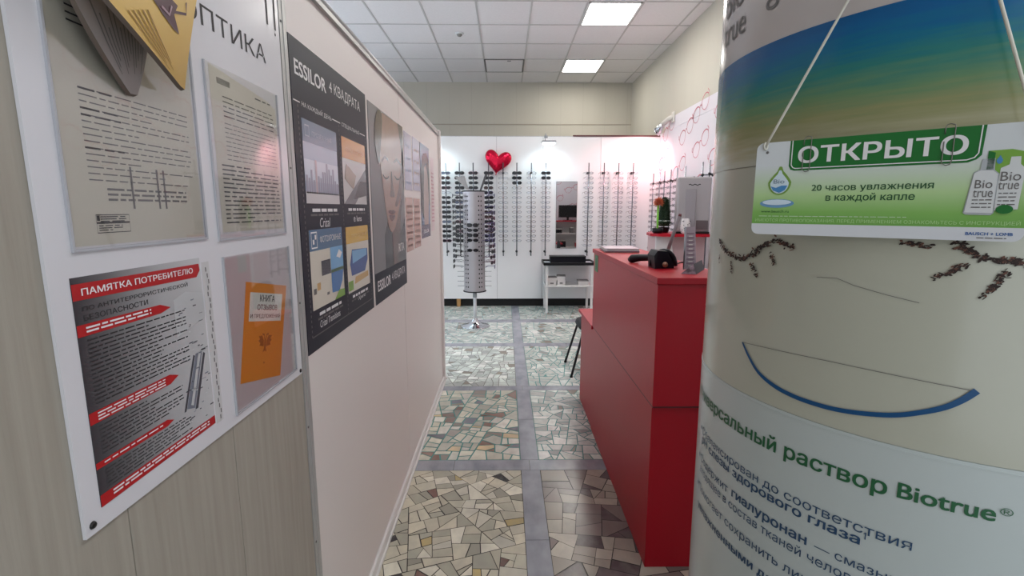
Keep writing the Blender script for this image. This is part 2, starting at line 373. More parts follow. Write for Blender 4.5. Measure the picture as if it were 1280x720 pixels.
for y, z in ((6.50, 2.46), (6.0, 2.25), (5.5, 2.12), (6.05, 2.66), (7.2, 2.60), (7.35, 2.2), (6.7, 2.02), (5.4, 2.6), (4.8, 2.3), (4.3, 2.6), (4.2, 2.0), (6.1, 1.75), (5.2, 1.7), (3.4, 2.3), (2.9, 1.9)): specs(mpR, (-y, z), .105, R_(24), RR, g)
g.build('glasses_print', wsr)
# wall behind the counter, seen in the mirror
b = MB(); b.box((1.08, 1.15, 0), (XW, 1.2, 2.6), PW); wf = b.build('wall_front', kind='structure')
g = MB(); mpF = lambda a, z: (a, 1.2015, z)
for x, z in ((1.35, 2.2), (1.85, 2.05), (1.4, 1.75), (1.95, 1.6), (1.2, 1.4)): specs(mpF, (x, z), .09, R_(20), RR, g)
g.build('glasses_print', wf)
# near left wall, wood grained
WG = M('grained_beige_board', (166, 159, 148), .55, noise=.55, nscale=(60, 60, 3.2), ncol=(142, 134, 122), bump=.35)
nt = WG.node_tree
b = MB(); ysm = [-1.5, -.45, -.17, .11, .39, .671, .953, 1.30]
for y0, y1 in zip(ysm, ysm[1:]): b.box((XL-.03, y0+.0012, 0), (XL, y1-.0012, 2.75), WG)
b.box((XL-.04, -1.5, 0), (XL-.003, 1.3, 2.75), GV); b.build('wall_left_near', kind='structure')
sc_ = MB()
for y, z in ((1.235, .905), (.99, .86), (1.245, .5)): sc_.lathe((0, 0, 0), [(.0035, 0), (.0025, .0015), (0, .002)], ALU, 10); sc_.v[-30:] = [(XL+v[2], y+v[0], z+v[1]) for v in sc_.v[-30:]]
# aluminium corner post + partition
AP = M('partition_profile', (178, 177, 176), .35, .35)
b = MB(); b.box((XL-.03, 1.301, 0), (XL+.002, 1.318, 2.75), AP); b.box((XL-.03, 1.318, 0), (XL+.0035, 1.336, 2.75), AP); b.box((XL-.03, 1.336, 0), (XL+.001, 1.343, 2.75), AP)
for z in (.55, .9, 1.25, 1.6, 1.95): b.box((XL+.002, 1.306, z), (XL+.0035, 1.311, z+.005), GREYINK)
b.build('trim_3', kind='structure')
PP = M('partition_panel', (228, 220, 217), .42)
b = MB(); b.box((XL-.03, 1.343, .03), (XL, 2.675, 2.09), PP); b.box((XL-.03, 2.681, .03), (XL, 4.18, 2.09), PP); b.box((XL-.02, 2.67, .03), (XL-.004, 2.69, 2.09), GV)
pt = b.build('wall_partition', kind='structure')
b = MB(); b.box((XL-.035, 1.343, 2.085), (XL+.012, 4.20, 2.10), AP); b.tube([(XL-.006, 1.343, 2.112), (XL-.006, 4.19, 2.112)], .017, AP, 12); b.box((XL-.035, 4.175, 0), (XL+.02, 4.225, 2.13), PP, bev=.004)
b.build('trim_4', kind='structure')
b = MB(); b.box((XL, 1.343, 0), (XL+.014, 4.18, .055), WHITE, bev=.004); b.box((XL, 1.343, 0), (XL+.022, 4.18, .012), WHITE); b.build('baseboard_left', kind='structure')

# ------------------------------------------------------------------ lamps with their own light
def light(name, kind, loc, tgt, power, color, size=.1, spot=None, parent=None):
    l = bpy.data.lights.new(name, kind); l.energy = power; l.color = color
    if kind == 'AREA': l.size = size
    else: l.shadow_soft_size = size
    if spot: l.spot_size = R_(spot); l.spot_blend = .7
    o = bpy.data.objects.new(name, l); COL.objects.link(o); o.location = loc
    o.rotation_euler = (Vector(tgt)-Vector(loc)).to_track_quat('-Z', 'Y').to_euler()
    if parent: o.parent = parent
    return o
LE = M('lamp_lens', (235, 250, 255), emit=9)
def wall_lamp(x, label, pw):
    t = thing('wall_lamp', label, 'lamp', 'slim lamps on arms above the back panels')
    a = MB(); a.tube([(x-.02, YB+.015, 2.53), (x-.02, YB+.01, 2.60), (x-.03, YB-.06, 2.585), (x-.045, YB-.2, 2.475)], .005, STEEL); a.box((x-.045, YB-.006, 2.53), (x+.005, YB+.035, 2.568), STEEL); a.build('arm', t)
    h = MB(); h.box((x-.10, YB-.34, 2.43), (x+.10, YB-.17, 2.456), STEEL, bev=.006); h.build('lamp_head', t)
    e = MB(); e.box((x-.085, YB-.33, 2.418), (x+.085, YB-.18, 2.4295), LE); e.build('lens', t)
    light('lamp_light', 'SPOT', (x, YB-.25, 2.41), (x, YB+.02, 1.2), pw, (.66, .93, 1), .07, 150, t)
wall_lamp(.62, 'slim silver lamp lit white above the narrow wall mirror', LAMP_COOL)
wall_lamp(-1.03, 'slim silver lamp behind the end of the left partition', LAMP_LEFT)
t = thing('clamp_spotlight', 'clear and chrome clamp spotlight in the right corner above the wall panels', 'lamp')
FR = M('frosted_plastic', (214, 208, 200), .3)
p0 = Vector((2.15, 7.30, 2.60)); a = MB(); a.tube([(2.285, 7.0, 2.74), (2.25, 7.08, 2.72), (2.20, 7.2, 2.665)], [.03, .034, .036], FR, 14); a.box((2.27, 6.96, 2.66), (2.289, 7.06, 2.80), FR, bev=.006); a.build('arm', t)
a = MB(); a.tube([(2.20, 7.2, 2.67), (2.175, 7.26, 2.62), (2.16, 7.295, 2.585)], [.034, .048, .06], CHROME, 18); a.tube([(2.155, 7.300, 2.582), (2.15, 7.305, 2.578)], [.062, .062], CHROME, 18); a.build('lamp_head', t)
a = MB(); a.tube([(2.151, 7.306, 2.577), (2.149, 7.308, 2.575)], [.05, .05], M('warm_lens', (255, 214, 200), emit=8), 18); a.build('lens', t)
light('lamp_light', 'SPOT', (1.99, 7.12, 2.5), (1.95, 7.62, 1.5), LAMP_PINK, (1, .47, .50), .05, 160, t)

# ------------------------------------------------------------------ notice board on the near wall
def wl(off): return lambda y, z: (XL+off, y, z)
BD = M('board_white_plastic', (216, 214, 219), .22)
bd = MB(); bd.prism([(XL+.0005, .594, 1.075), (XL+.0005, 1.288, 1.066), (XL+.0005, 1.288, 2.55), (XL+.0005, .586, 2.55)], (.0045, 0, 0), BD)
board = tag(bd.build('notice_board'), 'large white plastic information board on the grained beige wall', 'board')
s_ = MB()
s_.text('ОПТИКА', (.905, 1.826, 1.207, 1.863), wl(.0056), INK, -.008)
s_.rect(1.224, 1.917, 1.232, 2.06, wl(.0056), INK); s_.rect(1.263, 1.917, 1.271, 2.06, wl(.0056), INK); s_.rect(1.262, 1.904, 1.268, 1.910, wl(.0056), INK)
s_.build('lettering', board)
for y, z in ((.606, 1.088), (1.277, 1.076)): s_ = MB(); s_.tube([(XL+.005, y, z), (XL+.0075, y, z)], [.0055, .004], M('screw', (60, 58, 58), .35, .8), 12); s_.build('screw', board)
def pocket(y0, y1, z0, z1, label, paper, shear=0):
    t = thing('plastic_pocket', label, 'pocket')
    a = MB(); o = .0066; a.box((XL+o, y0, z0), (XL+o+.0012, y1, z1), CLEAR); a.build('front_sheet', t)
    e = MB(); EG = M('acrylic_edge', (176, 176, 182), .15); w_ = .0035
    e.box((XL+.005, y0-w_, z0-w_), (XL+.0085, y0, z1), EG); e.box((XL+.005, y1, z0-w_), (XL+.0085, y1+w_, z1), EG); e.box((XL+.005, y0, z0-w_), (XL+.0085, y1, z0), EG); e.build('rim', t)
    return t
DOC = M('document_paper', (200, 194, 180), .6)
# big pocket and its document
pocket(.634, .914, 1.449, 1.80, 'wide clear plastic pocket holding the long printed document, beside the board edge', True)
d = MB(); d.box((XL+.0051, .638, 1.452), (XL+.0054, .910, 1.78), DOC); m = wl(.0058)
d.words(.668, .80, 1.77, 5, .009, .0022, m, INK, .03, 3)
d.words(.672, .892, 1.655, 15, .0083, .0017, m, GREYINK, .02, 5, .8)
for k in (0, 3, 4, 9): d.words(.672, .74, 1.655-k*.0083, 1, .01, .0026, m, INK, .03, k)
d.words(.70, .87, 1.528, 3, .007, .003, m, GREYINK, .02, 8, 1)
for y in (.80, .815, .745): d.rect(y, 1.50, y+.004, 1.56, m, GREYINK)
d.build('printed_document', label='cream printed document behind clear plastic, left of the barcode sheet', cat='document')
d_ = bpy.data.objects['printed_document']
d = MB(); d.stroke([(.675, 1.468), (.734, 1.468), (.734, 1.492), (.675, 1.492)], .0012, m, INK, True); d.rect(.675, 1.480, .734, 1.4825, m, INK); d.words(.682, .728, 1.490, 3, .003, .0014, m, INK, .02, 2, 1); d.words(.678, .72, 1.478, 3, .003, .0013, m, INK, .015, 4); d.rect(.676, 1.484, .681, 1.491, m, INK); d.build('stamp', d_)
pocket(.957, 1.243, 1.443, 1.766, 'clear plastic pocket holding the barcode sheet under the shop lettering', True)
d = MB(); d.prism([(XL+.0051, .972, 1.455), (XL+.0051, 1.236, 1.453), (XL+.0051, 1.236, 1.73), (XL+.0051, 1.20, 1.742), (XL+.0051, .972, 1.765)], (.0003, 0, 0), DOC)
for k in range(22):
    y = .995+k*.0021; d.rect(y, 1.735, y+.0012, 1.746, m, INK)
d.words(1.01, 1.22, 1.715, 5, .009, .0022, m, INK, .03, 13, .9); d.words(1.01, 1.225, 1.665, 9, .0085, .0018, m, GREYINK, .02, 14, .8); d.words(.988, 1.225, 1.585, 14, .0085, .0028, m, INK, .035, 15, .9)
d.words(1.14, 1.21, 1.738, 1, .01, .003, m, INK, .03, 9)
d.build('printed_document', label='cream printed sheet with a barcode under the shop lettering', cat='document')
# anti-terror poster
def unit(y0, y1, z0, z1, off):
    return lambda u, v, o=off: (XL+o, y0+(y1-y0)*u, z0+(z1-z0)*v)
A = (.622, .888, 1.103, 1.414)
GRADG = M('poster_grey', (150, 150, 150), .25)
nt = GRADG.node_tree; tc = nt.nodes.new('ShaderNodeTexCoord'); sx = nt.nodes.new('ShaderNodeSeparateXYZ'); rp = nt.nodes.new('ShaderNodeValToRGB'); mr = nt.nodes.new('ShaderNodeMapRange')
nt.links.new(tc.outputs['Object'], sx.inputs[0]); nt.links.new(sx.outputs[1], mr.inputs[0]); mr.inputs[1].default_value = A[0]; mr.inputs[2].default_value = A[1]
nt.links.new(mr.outputs[0], rp.inputs[0]); nt.links.new(rp.outputs[0], nt.nodes['Principled BSDF'].inputs['Base Color'])
rp.color_ramp.elements[0].color = lin((62, 62, 66)); rp.color_ramp.elements[1].color = lin((196, 196, 198)); e = rp.color_ramp.elements.new(.2); e.color = lin((104, 104, 106)); e = rp.color_ramp.elements.new(.6); e.color = lin((172, 172, 174))
p = MB(); p.box((XL+.0051, A[0], A[2]), (XL+.0058, A[1], A[3]), GRADG); pst = p.build('safety_poster', label='grey and red printed safety notice poster with white headline on the board', cat='poster')
mp = unit(*A, .0062); mq = unit(*A, .0067); PR = M('poster_red', (178, 38, 40), .3)
for pts in ([(0, .905), (.95, .895), (.99, .93), (.985, .968), (0, .973)], [(0, .753), (.58, .753), (.67, .77), (.58, .797), (0, .803)], [(0, .372), (.595, .374), (.675, .40), (.595, .424), (0, .424)], [(0, .172), (.53, .166), (.59, .18), (.53, .2), (0, .2)], [(0, 0), (1, .004), (1, .054), (0, .054)]): p = MB(); p.flat(pts, mp, PR); p.build('red_band', pst)
p = MB(); p.text('ПАМЯТКА ПОТРЕБИТЕЛЮ', (.05, .922, .915, .952), mq, WINK, .018); p.build('headline', pst)
p = MB(); p.text('ПО АНТИТЕРРОРИСТИЧЕСКОЙ', (.046, .857, .851, .882), mp, INK, .012); p.text('БЕЗОПАСНОСТИ', (.047, .815, .485, .84), mp, INK, .012); p.build('subtitle', pst)
p = MB(); p.words(.05, .80, .735, 16, .0185, .0062, mp, INK, .05, 21, .6); p.words(.05, .70, .355, 8, .0175, .006, mp, INK, .05, 22, .6); p.words(.05, .75, .155, 6, .016, .006, mp, INK, .05, 23, .7)
p.words(.05, .5, .79, 2, .016, .008, mq, WINK, .06, 24, 1); p.words(.05, .55, .415, 3, .014, .006, mq, WINK, .06, 25, 1); p.words(.05, .5, .19, 1, .014, .006, mq, WINK, .06, 26, 1); p.words(.08, .93, .045, 2, .016, .008, mq, WINK, .06, 27, 1); p.build('small_print', pst)
p = MB(); SK = M('rail_photo_grey', (120, 126, 138), .3); SK2 = M('rail_photo_light', (186, 187, 189), .3); SK3 = M('rail_photo_dark', (78, 80, 88), .3)
p.flat([(.70, .60), (1, .66), (1, .80), (.82, .83), (.70, .8)], mp, SK2); p.flat([(.72, .19), (.80, .17), (.93, .47), (.86, .47)], mp, SK); p.flat([(.76, .2), (.785, .19), (.91, .46), (.885, .47)], mq, SK2)
p.flat([(.69, .18), (.71, .18), (.85, .46), (.835, .47)], mp, SK3); p.flat([(.8, .16), (.83, .16), (.96, .45), (.94, .46)], mp, SK3)
r = random.Random(4)
for k in range(60):
    u, v = r.uniform(.72, .97), r.uniform(.08, .78); a, b_ = r.uniform(.005, .05), r.uniform(.002, .007); p.rect(u, v, min(u+a, .995), v+b_, mq, r.choice([SK, SK3, SK2, SK3]))
p.build('railway_picture', pst)
# tape strip beside the poster
p = MB(); p.box((XL+.0051, .893, 1.10), (XL+.0056, .915, 1.405), M('clear_tape', (204, 203, 204), .15)); 
for k in range(26): z = 1.105+k*.0113; p.rect(.905+.003*math.sin(k*1.7), z, .908+.003*math.sin(k*1.7), z+.008, wl(.0061), GREYINK)
p.build('adhesive_tape', label='yellowed strip of clear tape right of the grey safety poster', cat='tape')
# pocket with the review book
pocket(.962, 1.25, 1.09, 1.408, 'clear plastic pocket holding the orange book at the board corner', True)
p = MB(); p.box((XL+.0051, .968, 1.094), (XL+.0056, 1.245, 1.404), M('lilac_backing', (196, 186, 188), .4)); p.build('backing_card', bpy.data.objects['plastic_pocket.002'])
q4 = [(.984, 1.145), (1.159, 1.104), (1.226, 1.312), (1.039, 1.349)]
def quadmap(Q, off):
    def f(u, v):
        y = Q[0][0]*(1-u)*(1-v)+Q[1][0]*u*(1-v)+Q[2][0]*u*v+Q[3][0]*(1-u)*v; z = Q[0][1]*(1-u)*(1-v)+Q[1][1]*u*(1-v)+Q[2][1]*u*v+Q[3][1]*(1-u)*v
        return (XL+off, y, z)
    return f
OR = M('orange_cover', (226, 138, 30), .45)
p = MB(); p.prism([(XL+.0057, y, z) for y, z in q4], (.0006, 0, 0), OR); bk = p.build('review_book', label='orange complaints book with white title label in the clear pocket', cat='book')
m4 = quadmap(q4, .00635); m5 = quadmap(q4, .0064)
p = MB(); p.rect(.10, .605, .90, .90, m4, PAPER); lb = p.build('title_label', bk)
p = MB(); p.text('КНИГА', (.33, .81, .70, .88), m5, INK, .02); p.text('ОТЗЫВОВ', (.28, .72, .78, .78), m5, M('maroon_ink', (120, 40, 50), .5), .02); p.text('И ПРЕДЛОЖЕНИЙ', (.13, .63, .88, .69), m5, INK, .02); p.build('lettering', lb)
p = MB(); EM = M('dark_orange_ink', (160, 88, 20), .5)
for sg in (-1, 1):
    p = MB(); p.flat([(.52+sg*.035, .40), (.52+sg*.08, .455), (.52+sg*.17, .45), (.52+sg*.13, .42), (.52+sg*.17, .40), (.52+sg*.12, .38), (.52+sg*.14, .35), (.52+sg*.08, .345), (.52+sg*.035, .34)], m4, EM); p.build('emblem_wing', bk)
    p = MB(); p.stroke([(.52+sg*.02, .42), (.52+sg*.03, .46), (.52+sg*.075, .47)], .02, m4, EM); p.build('emblem_head', bk)
p = MB()
p.flat([(.495, .42), (.495, .32), (.47, .28), (.52, .295), (.57, .28), (.545, .32), (.545, .42)], m5, EM); p.build('emblem', bk); p = MB(); p.rect(.505, .16, .535, .18, m4, EM); p.build('cover_mark', bk)
# booklets hanging out of the top of the wide pocket
YEL = M('yellow_cover', (206, 168, 84), .4); PGD = M('page_edges', (104, 92, 84), .7); GRP = M('grey_printed_page', (150, 142, 140), .55)
def sheet_thick(edge_l, edge_r, n, mt, th, name, parent=None):
    a = MB(); vs = []; fs = []
    for i in range(n+1):
        s = i/n
        L_ = [Vector(q) for q in edge_l]; R2 = [Vector(q) for q in edge_r]
        def bz(P): return P[0]*(1-s)**2+P[1]*2*s*(1-s)+P[2]*s*s
        vs += [bz(L_), bz(R2)]
    f2 = [[2*i, 2*i+1, 2*i+3, 2*i+2] for i in range(n)]
    vb = [Vector(v)+Vector((-th, -.004, -.003)) for v in vs]; k = len(vs)
    a.add(vs+vb, f2+[[k+x for x in f[::-1]] for f in f2], mt, True)
    a.add(vs+vb, [[2*i, 2*i+2, k+2*i+2, k+2*i] for i in range(n)]+[[2*i+1, k+2*i+1, k+2*i+3, 2*i+3] for i in range(n)]+[[2*n, 2*n+1, k+2*n+1, k+2*n]], PGD)
    return a
def pw(x, y, o): d = ray(x, y); return EYE+d*((XL+o)/d.x)
g1 = MB()
a = sheet_thick([pw(66, -60, .03), pw(103, 30, .045), pw(163, 117, .012)], [pw(190, -60, .02), pw(195, 40, .03), pw(172, 119, .012)], 14, GRP, .003, 'b')
gb = a.build('hanging_booklet', label='grey printed booklet curling out of the pocket behind the yellow one', cat='booklet')
a = sheet_thick([pw(80, -62, .06), pw(165, 30, .085), pw(226, 108, .035)], [pw(256, -60, .05), pw(238, 40, .07), pw(231, 112, .03)], 16, YEL, .004, 'b')
yb = a.build('hanging_booklet', label='yellow covered booklet curling out over the grey one on the board', cat='booklet')
def on_sheet(el, er, o):
    def f(u, s):
        def bz(P): return P[0]*(1-s)**2+P[1]*2*s*(1-s)+P[2]*s*s
        return bz(el)*(1-u)+bz(er)*u+Vector((o, 0, 0))
    return f
ms = on_sheet([pw(66, -60, .03), pw(103, 30, .045), pw(163, 117, .012)], [pw(190, -60, .02), pw(195, 40, .03), pw(172, 119, .012)], .001)
a = MB()
for k in range(13): a.stroke([(.15+.06*k, .3+.1*(k % 3)), (.15+.06*k, .6), (.16+.06*k, .84-.05*(k % 4))], .018, ms, GREYINK)
a.build('printed_lines', gb)
ms = on_sheet([pw(80, -62, .06), pw(165, 30, .085), pw(226, 108, .035)], [pw(256, -60, .05), pw(238, 40, .07), pw(231, 112, .03)], .001)
OL = M('olive_ink', (150, 112, 40), .5); PU = M('purple_ink', (84, 54, 62), .5); a = MB()
for k in range(5): a.stroke([(.1+.055*k, s) for s in (.38, .5, .62, .74-.05*(k % 2), .84-.06*(k % 3))], .018, ms, OL)
a.build('printed_lines', yb)
a = MB(); a.flat([(.42, .3), (.5, .42), (.62, .52), (.72, .56), (.66, .42), (.72, .36), (.6, .28)], ms, PU); a.stroke([(.66, .4), (.85, .42), (.84, .34)], .02, ms, PU); a.stroke([(.5, .36), (.58, .42), (.63, .36)], .02, on_sheet([pw(80, -62, .06), pw(165, 30, .085), pw(226, 108, .035)], [pw(256, -60, .05), pw(238, 40, .07), pw(231, 112, .03)], .002), M('pale_violet_ink', (160, 130, 140), .5)); a.build('printed_drawing', yb)

# ------------------------------------------------------------------ posters on the partition
NAVY = M('navy_poster', (30, 32, 46), .42, spec=.22)
B = (1.345, 2.043, 1.095, 1.94)
p = MB(); p.box((XL+.0005, B[0], B[2]), (XL+.0022, B[1], B[3]), NAVY); ps = p.build('advert_poster', label='dark navy lens advert poster with four pictures, nearest on the partition', cat='poster')
m1 = unit(*B, .0026); m2 = unit(*B, .0031); m3 = unit(*B, .0036)
p = MB(); p.text('ESSILOR', (.038, .891, .37, .938), m1, WINK, .022); p.build('headline', ps); p = MB(); p.text('4 КВАДРАТА', (.412, .898, .885, .946), m1, WINK, -.008); p.build('headline', ps); p = MB(); p.text('НА КАЖДЫЙ ДЕНЬ', (.088, .80, .42, .822), m1, WINK, -.002); p.build('subheading', ps); p = MB(); p.text('СПЕЦИАЛЬНЫЕ', (.56, .80, .85, .818), m1, WINK, -.002)
p.build('subheading', ps)
for u0, u1 in ((.01, .07), (.43, .54), (.86, .96)): p = MB(); p.stroke([(u0, .811), (u1, .811)], .004, m1, WINK); p.build('rule', ps)
p = MB()
for k in range(44): v = .05+k*.0173; p.rect(.045, v, .052, v+.009, m1, GREYINK); p.rect(.515, v, .521, v+.009, m1, GREYINK); p.rect(.957, v, .963, v+.009, m1, GREYINK)
p.stroke([(.05, .05), (.96, .05)], .004, m1, GREYINK); p.build('dotted_border', ps)
HZ = M('haze_blue', (170, 184, 204), .25); SKY2 = M('pale_sky', (196, 206, 220), .25); TWR = M('tower_grey', (160, 160, 178), .25); PKT = M('pinkish_tower', (190, 172, 180), .25)
p = MB(); p.rect(.073, .497, .468, .766, m1, HZ); p.rect(.073, .695, .468, .766, m2, M('steel_blue', (118, 136, 160), .25)); p.rect(.073, .57, .468, .64, m2, SKY2); r = random.Random(3)
for k in range(15): u = .08+k*.0255; p.rect(u, .53, u+.02, .56+r.uniform(.01, .09), m3, r.choice([TWR, PKT, TWR])) 
p.rect(.073, .497, .468, .535, m3, M('river_pale', (206, 202, 204), .25)); p.text('ПРОЗРАЧНЫЕ', (.17, .72, .40, .735), m3, HZ, 0); p.stroke([(.10, .715), (.14, .715), (.14, .748), (.10, .748)], .005, m3, HZ, True); p.build('city_picture', ps)
p = MB(); p.rect(.54, .499, .94, .764, m1, M('pale_grey_print', (196, 192, 192), .25)); p.rect(.54, .682, .94, .764, m2, M('orange_print', (206, 142, 70), .25)); p.text('СОЛНЦЕЗАЩИТНЫЕ', (.60, .712, .90, .726), m3, M('pale_orange', (230, 180, 120), .3))
p.flat([(.54, .499), (.72, .499), (.94, .60), (.94, .66)], m2, M('road_grey', (120, 118, 122), .25)); p.flat([(.70, .52), (.94, .54), (.94, .60), (.82, .60)], m3, M('dark_car', (66, 62, 66), .25)); p.flat([(.56, .60), (.70, .56), (.75, .62), (.60, .66)], m3, M('tan_print', (160, 140, 126), .25)); p.build('road_picture', ps)
BLB = M('blue_band', (74, 108, 142), .25); CRM = M('cream_print', (214, 206, 192), .25); LKB = M('lake_blue', (70, 118, 176), .25); GRN = M('grass_print', (120, 158, 60), .25); SKB = M('sky_print', (120, 172, 216), .25); WHT = M('white_print', (222, 222, 224), .25)
p = MB(); p.rect(.073, .138, .475, .409, m1, CRM); p.rect(.073, .338, .475, .409, m2, BLB); p.text('ФОТОХРОМНЫЕ', (.19, .362, .455, .386), m3, WINK, 0); p.stroke([(.095, .348), (.155, .348), (.155, .40), (.095, .40)], .006, m3, WINK, True); p.rect(.108, .36, .125, .376, m3, WINK); p.rect(.132, .376, .148, .392, m3, WINK)
p.rect(.19, .245, .30, .298, m2, M('dark_screen', (46, 42, 56), .25)); p.rect(.305, .25, .475, .338, m2, SKB); p.flat([(.305, .17), (.40, .165), (.45, .20), (.475, .25), (.305, .25)], m2, LKB); p.rect(.305, .244, .475, .256, m3, M('tree_line', (58, 92, 62), .3)); p.flat([(.33, .138), (.475, .138), (.475, .165), (.40, .17)], m3, GRN); p.rect(.09, .19, .12, .21, m2, GREYINK); p.rect(.13, .20, .17, .225, m2, M('ochre_print', (190, 150, 90), .3)); p.rect(.24, .17, .27, .18, m2, GREYINK)
p.flat([(.38, .30), (.43, .29), (.46, .31), (.42, .325)], m3, WHT); p.build('lake_picture', ps)
p = MB(); p.rect(.535, .131, .93, .405, m1, CRM); p.rect(.535, .336, .93, .405, m2, M('yellow_band', (214, 170, 74), .25)); p.text('ТРЕНДОВЫЕ', (.62, .358, .90, .374), m3, M('pale_yellow', (236, 204, 130), .3)); p.flat([(.60, .20), (.84, .20), (.90, .25), (.90, .30), (.62, .31), (.58, .25)], m2, M('lens_blue', (70, 92, 150), .25)); p.flat([(.62, .25), (.88, .27), (.88, .30), (.62, .305)], m3, SKB); p.rect(.54, .14, .62, .18, m2, GRN); p.flat([(.64, .16), (.9, .17), (.9, .195), (.66, .19)], m2, M('sand_print', (200, 164, 110), .25)); p.build('lens_picture', ps)
for tx, bx, bo, sr in (('Crizal', (.205, .415, .33, .448), 0, .2), ('е lens', (.68, .425, .82, .45), .01, 0), ('Crizal Transitions', (.14, .067, .395, .092), 0, .15), ('Xperio', (.69, .078, .83, .10), .01, .2)): p = MB(); p.text(tx, bx, m1, WINK, bo, sr); p.build('lens_name', ps)
for u0, u1, v in ((.13, .43, .48), (.60, .89, .482), (.14, .42, .122), (.6, .88, .116)): p = MB(); p.words(u0, u1, v, 1, .02, .011, m1, WINK, .06, int(v*999), 1); p.words(u0-.02, u1+.02, v-.018, 1, .02, .007, m1, GREYINK, .05, int(v*998), 1); p.build('small_print', ps)
# woman's portrait advert
F = (2.075, 2.745, 1.095, 1.928)
PG = M('portrait_grey', (128, 126, 128), .38); SKN = M('portrait_skin', (170, 136, 122), .2, noise=.5, nscale=(3, 3, 3), ncol=(132, 100, 90)); SKD = M('portrait_shadow', (122, 92, 84), .2); HR = M('portrait_hair', (84, 64, 56), .2); LIP = M('portrait_lips', (112, 66, 66), .2); DKG = M('portrait_coat', (62, 60, 64), .2)
p = MB(); p.box((XL+.0005, F[0], F[2]), (XL+.0022, F[1], F[3]), PG); ps = p.build('portrait_poster', label='face close up advert above a dark strip, second poster along the partition', cat='poster')
m1 = unit(*F, .0026); m2 = unit(*F, .0031); m3 = unit(*F, .0036)
p = MB(); p.rect(0, 0, 1, .16, m1, NAVY); p.text('ESSILOR', (.06, .062, .42, .118), m2, WINK, .02); p.text('4 КВАДРАТА', (.46, .066, .92, .122), m2, WINK, -.008); p.text('RITA', (.72, .225, .92, .275), m3, WINK, .01); p.build('lettering', ps)
p = MB(); p.flat([(.30, .16), (1, .16), (1, .44), (.88, .36), (.6, .3), (.4, .42), (.3, .34)], m1, DKG); p.build('coat_print', ps)
NB2 = M('portrait_neck', (104, 80, 74), .2)
p = MB(); p.flat([(.54, .16), (.68, .16), (.80, .36), (.90, .55), (.62, .50), (.52, .40)], m2, NB2); p.build('neck_print', ps)
p = MB(); p.blob([(.20, .99), (.22, .78), (.27, .66), (.32, .55), (.36, .46), (.41, .39), (.48, .355), (.55, .35), (.64, .385), (.76, .47), (.90, .60), (.99, .72), (.99, .995), (.6, .995)], m3, SKN); p.build('face_print', ps)
m3 = unit(*F, .0040)
p = MB(); p.blob([(.74, .50), (.90, .60), (.98, .72), (.98, .9), (.92, .8), (.84, .66), (.72, .56), (.62, .50)], m3, SKD); p.blob([(.48, .565), (.52, .55), (.57, .555), (.62, .55), (.65, .57), (.60, .60), (.57, .70), (.54, .70), (.53, .60)], m3, SKD); p.build('face_shading', ps)
p = MB(); p.blob([(.40, .468), (.47, .482), (.52, .475), (.57, .482), (.66, .468), (.58, .455), (.5, .452)], m3, LIP); p.blob([(.42, .455), (.54, .448), (.64, .455), (.60, .425), (.53, .415), (.47, .425)], m3, LIP); p.build('lips_print', ps)
for e_, b_ in (([(.30, .668), (.35, .652), (.42, .652), (.47, .665)], [(.28, .735), (.37, .765), (.47, .755)]), ([(.66, .678), (.72, .662), (.80, .664), (.86, .682)], [(.65, .76), (.76, .78), (.90, .755)])):
    p = MB(); p.stroke(e_, .010, m3, HR); p.stroke(b_, .016, m3, SKD); p.build('eye_print', ps)
p = MB(); p.blob([(.10, .84), (.2, .995), (.36, .995), (.30, .86), (.24, .74), (.2, .7)], m3, HR); p.build('hair_print', ps)
p = MB(); p.flat([(.82, 1), (1, 1), (1, .60), (.95, .68), (.93, .85)], m3, HR); p.build('hair_print', ps)
# four narrow strips with frames, second portrait, pale leaflet
STR = M('leaflet_lavender', (190, 182, 200), .25); STP = M('leaflet_pink', (206, 168, 158), .25); FRM = M('leaflet_frames', (122, 84, 74), .4)
def leaflet(y0, y1, z0, z1, label, mt, mf, dots, title=False):
    p = MB(); p.box((XL+.0005, y0, z0), (XL+.0018, y1, z1), mt); t = p.build('advert_leaflet', label=label, cat='leaflet', group='leaflets on the far partition'); mm = unit(y0, y1, z0, z1, .0022)
    p = MB()
    for k in range(dots):
        v = .06+.86*(k+.3)/dots
        for u in (.3, .68): p.flat([(u+.13*math.cos(a*PI/4), v+.028*math.sin(a*PI/4)) for a in range(8)], mm, mf)
        p.rect(.15, v+.01, .84, v+.02, mm, mf)
    p.build('printed_frames', t); return t
leaflet(2.785, 2.995, 1.605, 1.917, 'lavender leaflet, upper left of the four narrow leaflets past the portrait poster', STR, M('leaflet_blue', (140, 150, 176), .3), 4)
leaflet(3.035, 3.272, 1.61, 1.922, 'lavender leaflet, upper right of the four narrow leaflets past the portrait poster', STR, M('leaflet_tan', (176, 150, 140), .3), 4)
leaflet(2.78, 2.987, 1.26, 1.563, 'pink leaflet with rows of frames, lower left of the four narrow leaflets', STP, FRM, 7)
leaflet(3.025, 3.24, 1.263, 1.563, 'pink leaflet with rows of frames, lower right of the four narrow leaflets', STP, FRM, 7)
G2 = (3.292, 3.665, 1.306, 1.923)
p = MB(); p.box((XL+.0005, G2[0], G2[2]), (XL+.002, G2[1], G2[3]), M('violet_poster', (110, 96, 116), .22)); ps = p.build('portrait_poster', label='small violet portrait advert poster, farthest poster along the partition', cat='poster')
m1 = unit(*G2, .0024); m2 = unit(*G2, .0028); p = MB(); p.rect(0, .14, 1, 1, m1, M('blue_grey_print', (130, 140, 164), .22)); p.flat([(.28, .14), (.75, .14), (.85, .40), (.82, .68), (.6, .80), (.35, .75), (.25, .5)], m2, M('faded_skin', (190, 166, 160), .22)); p.build('face_print', ps)
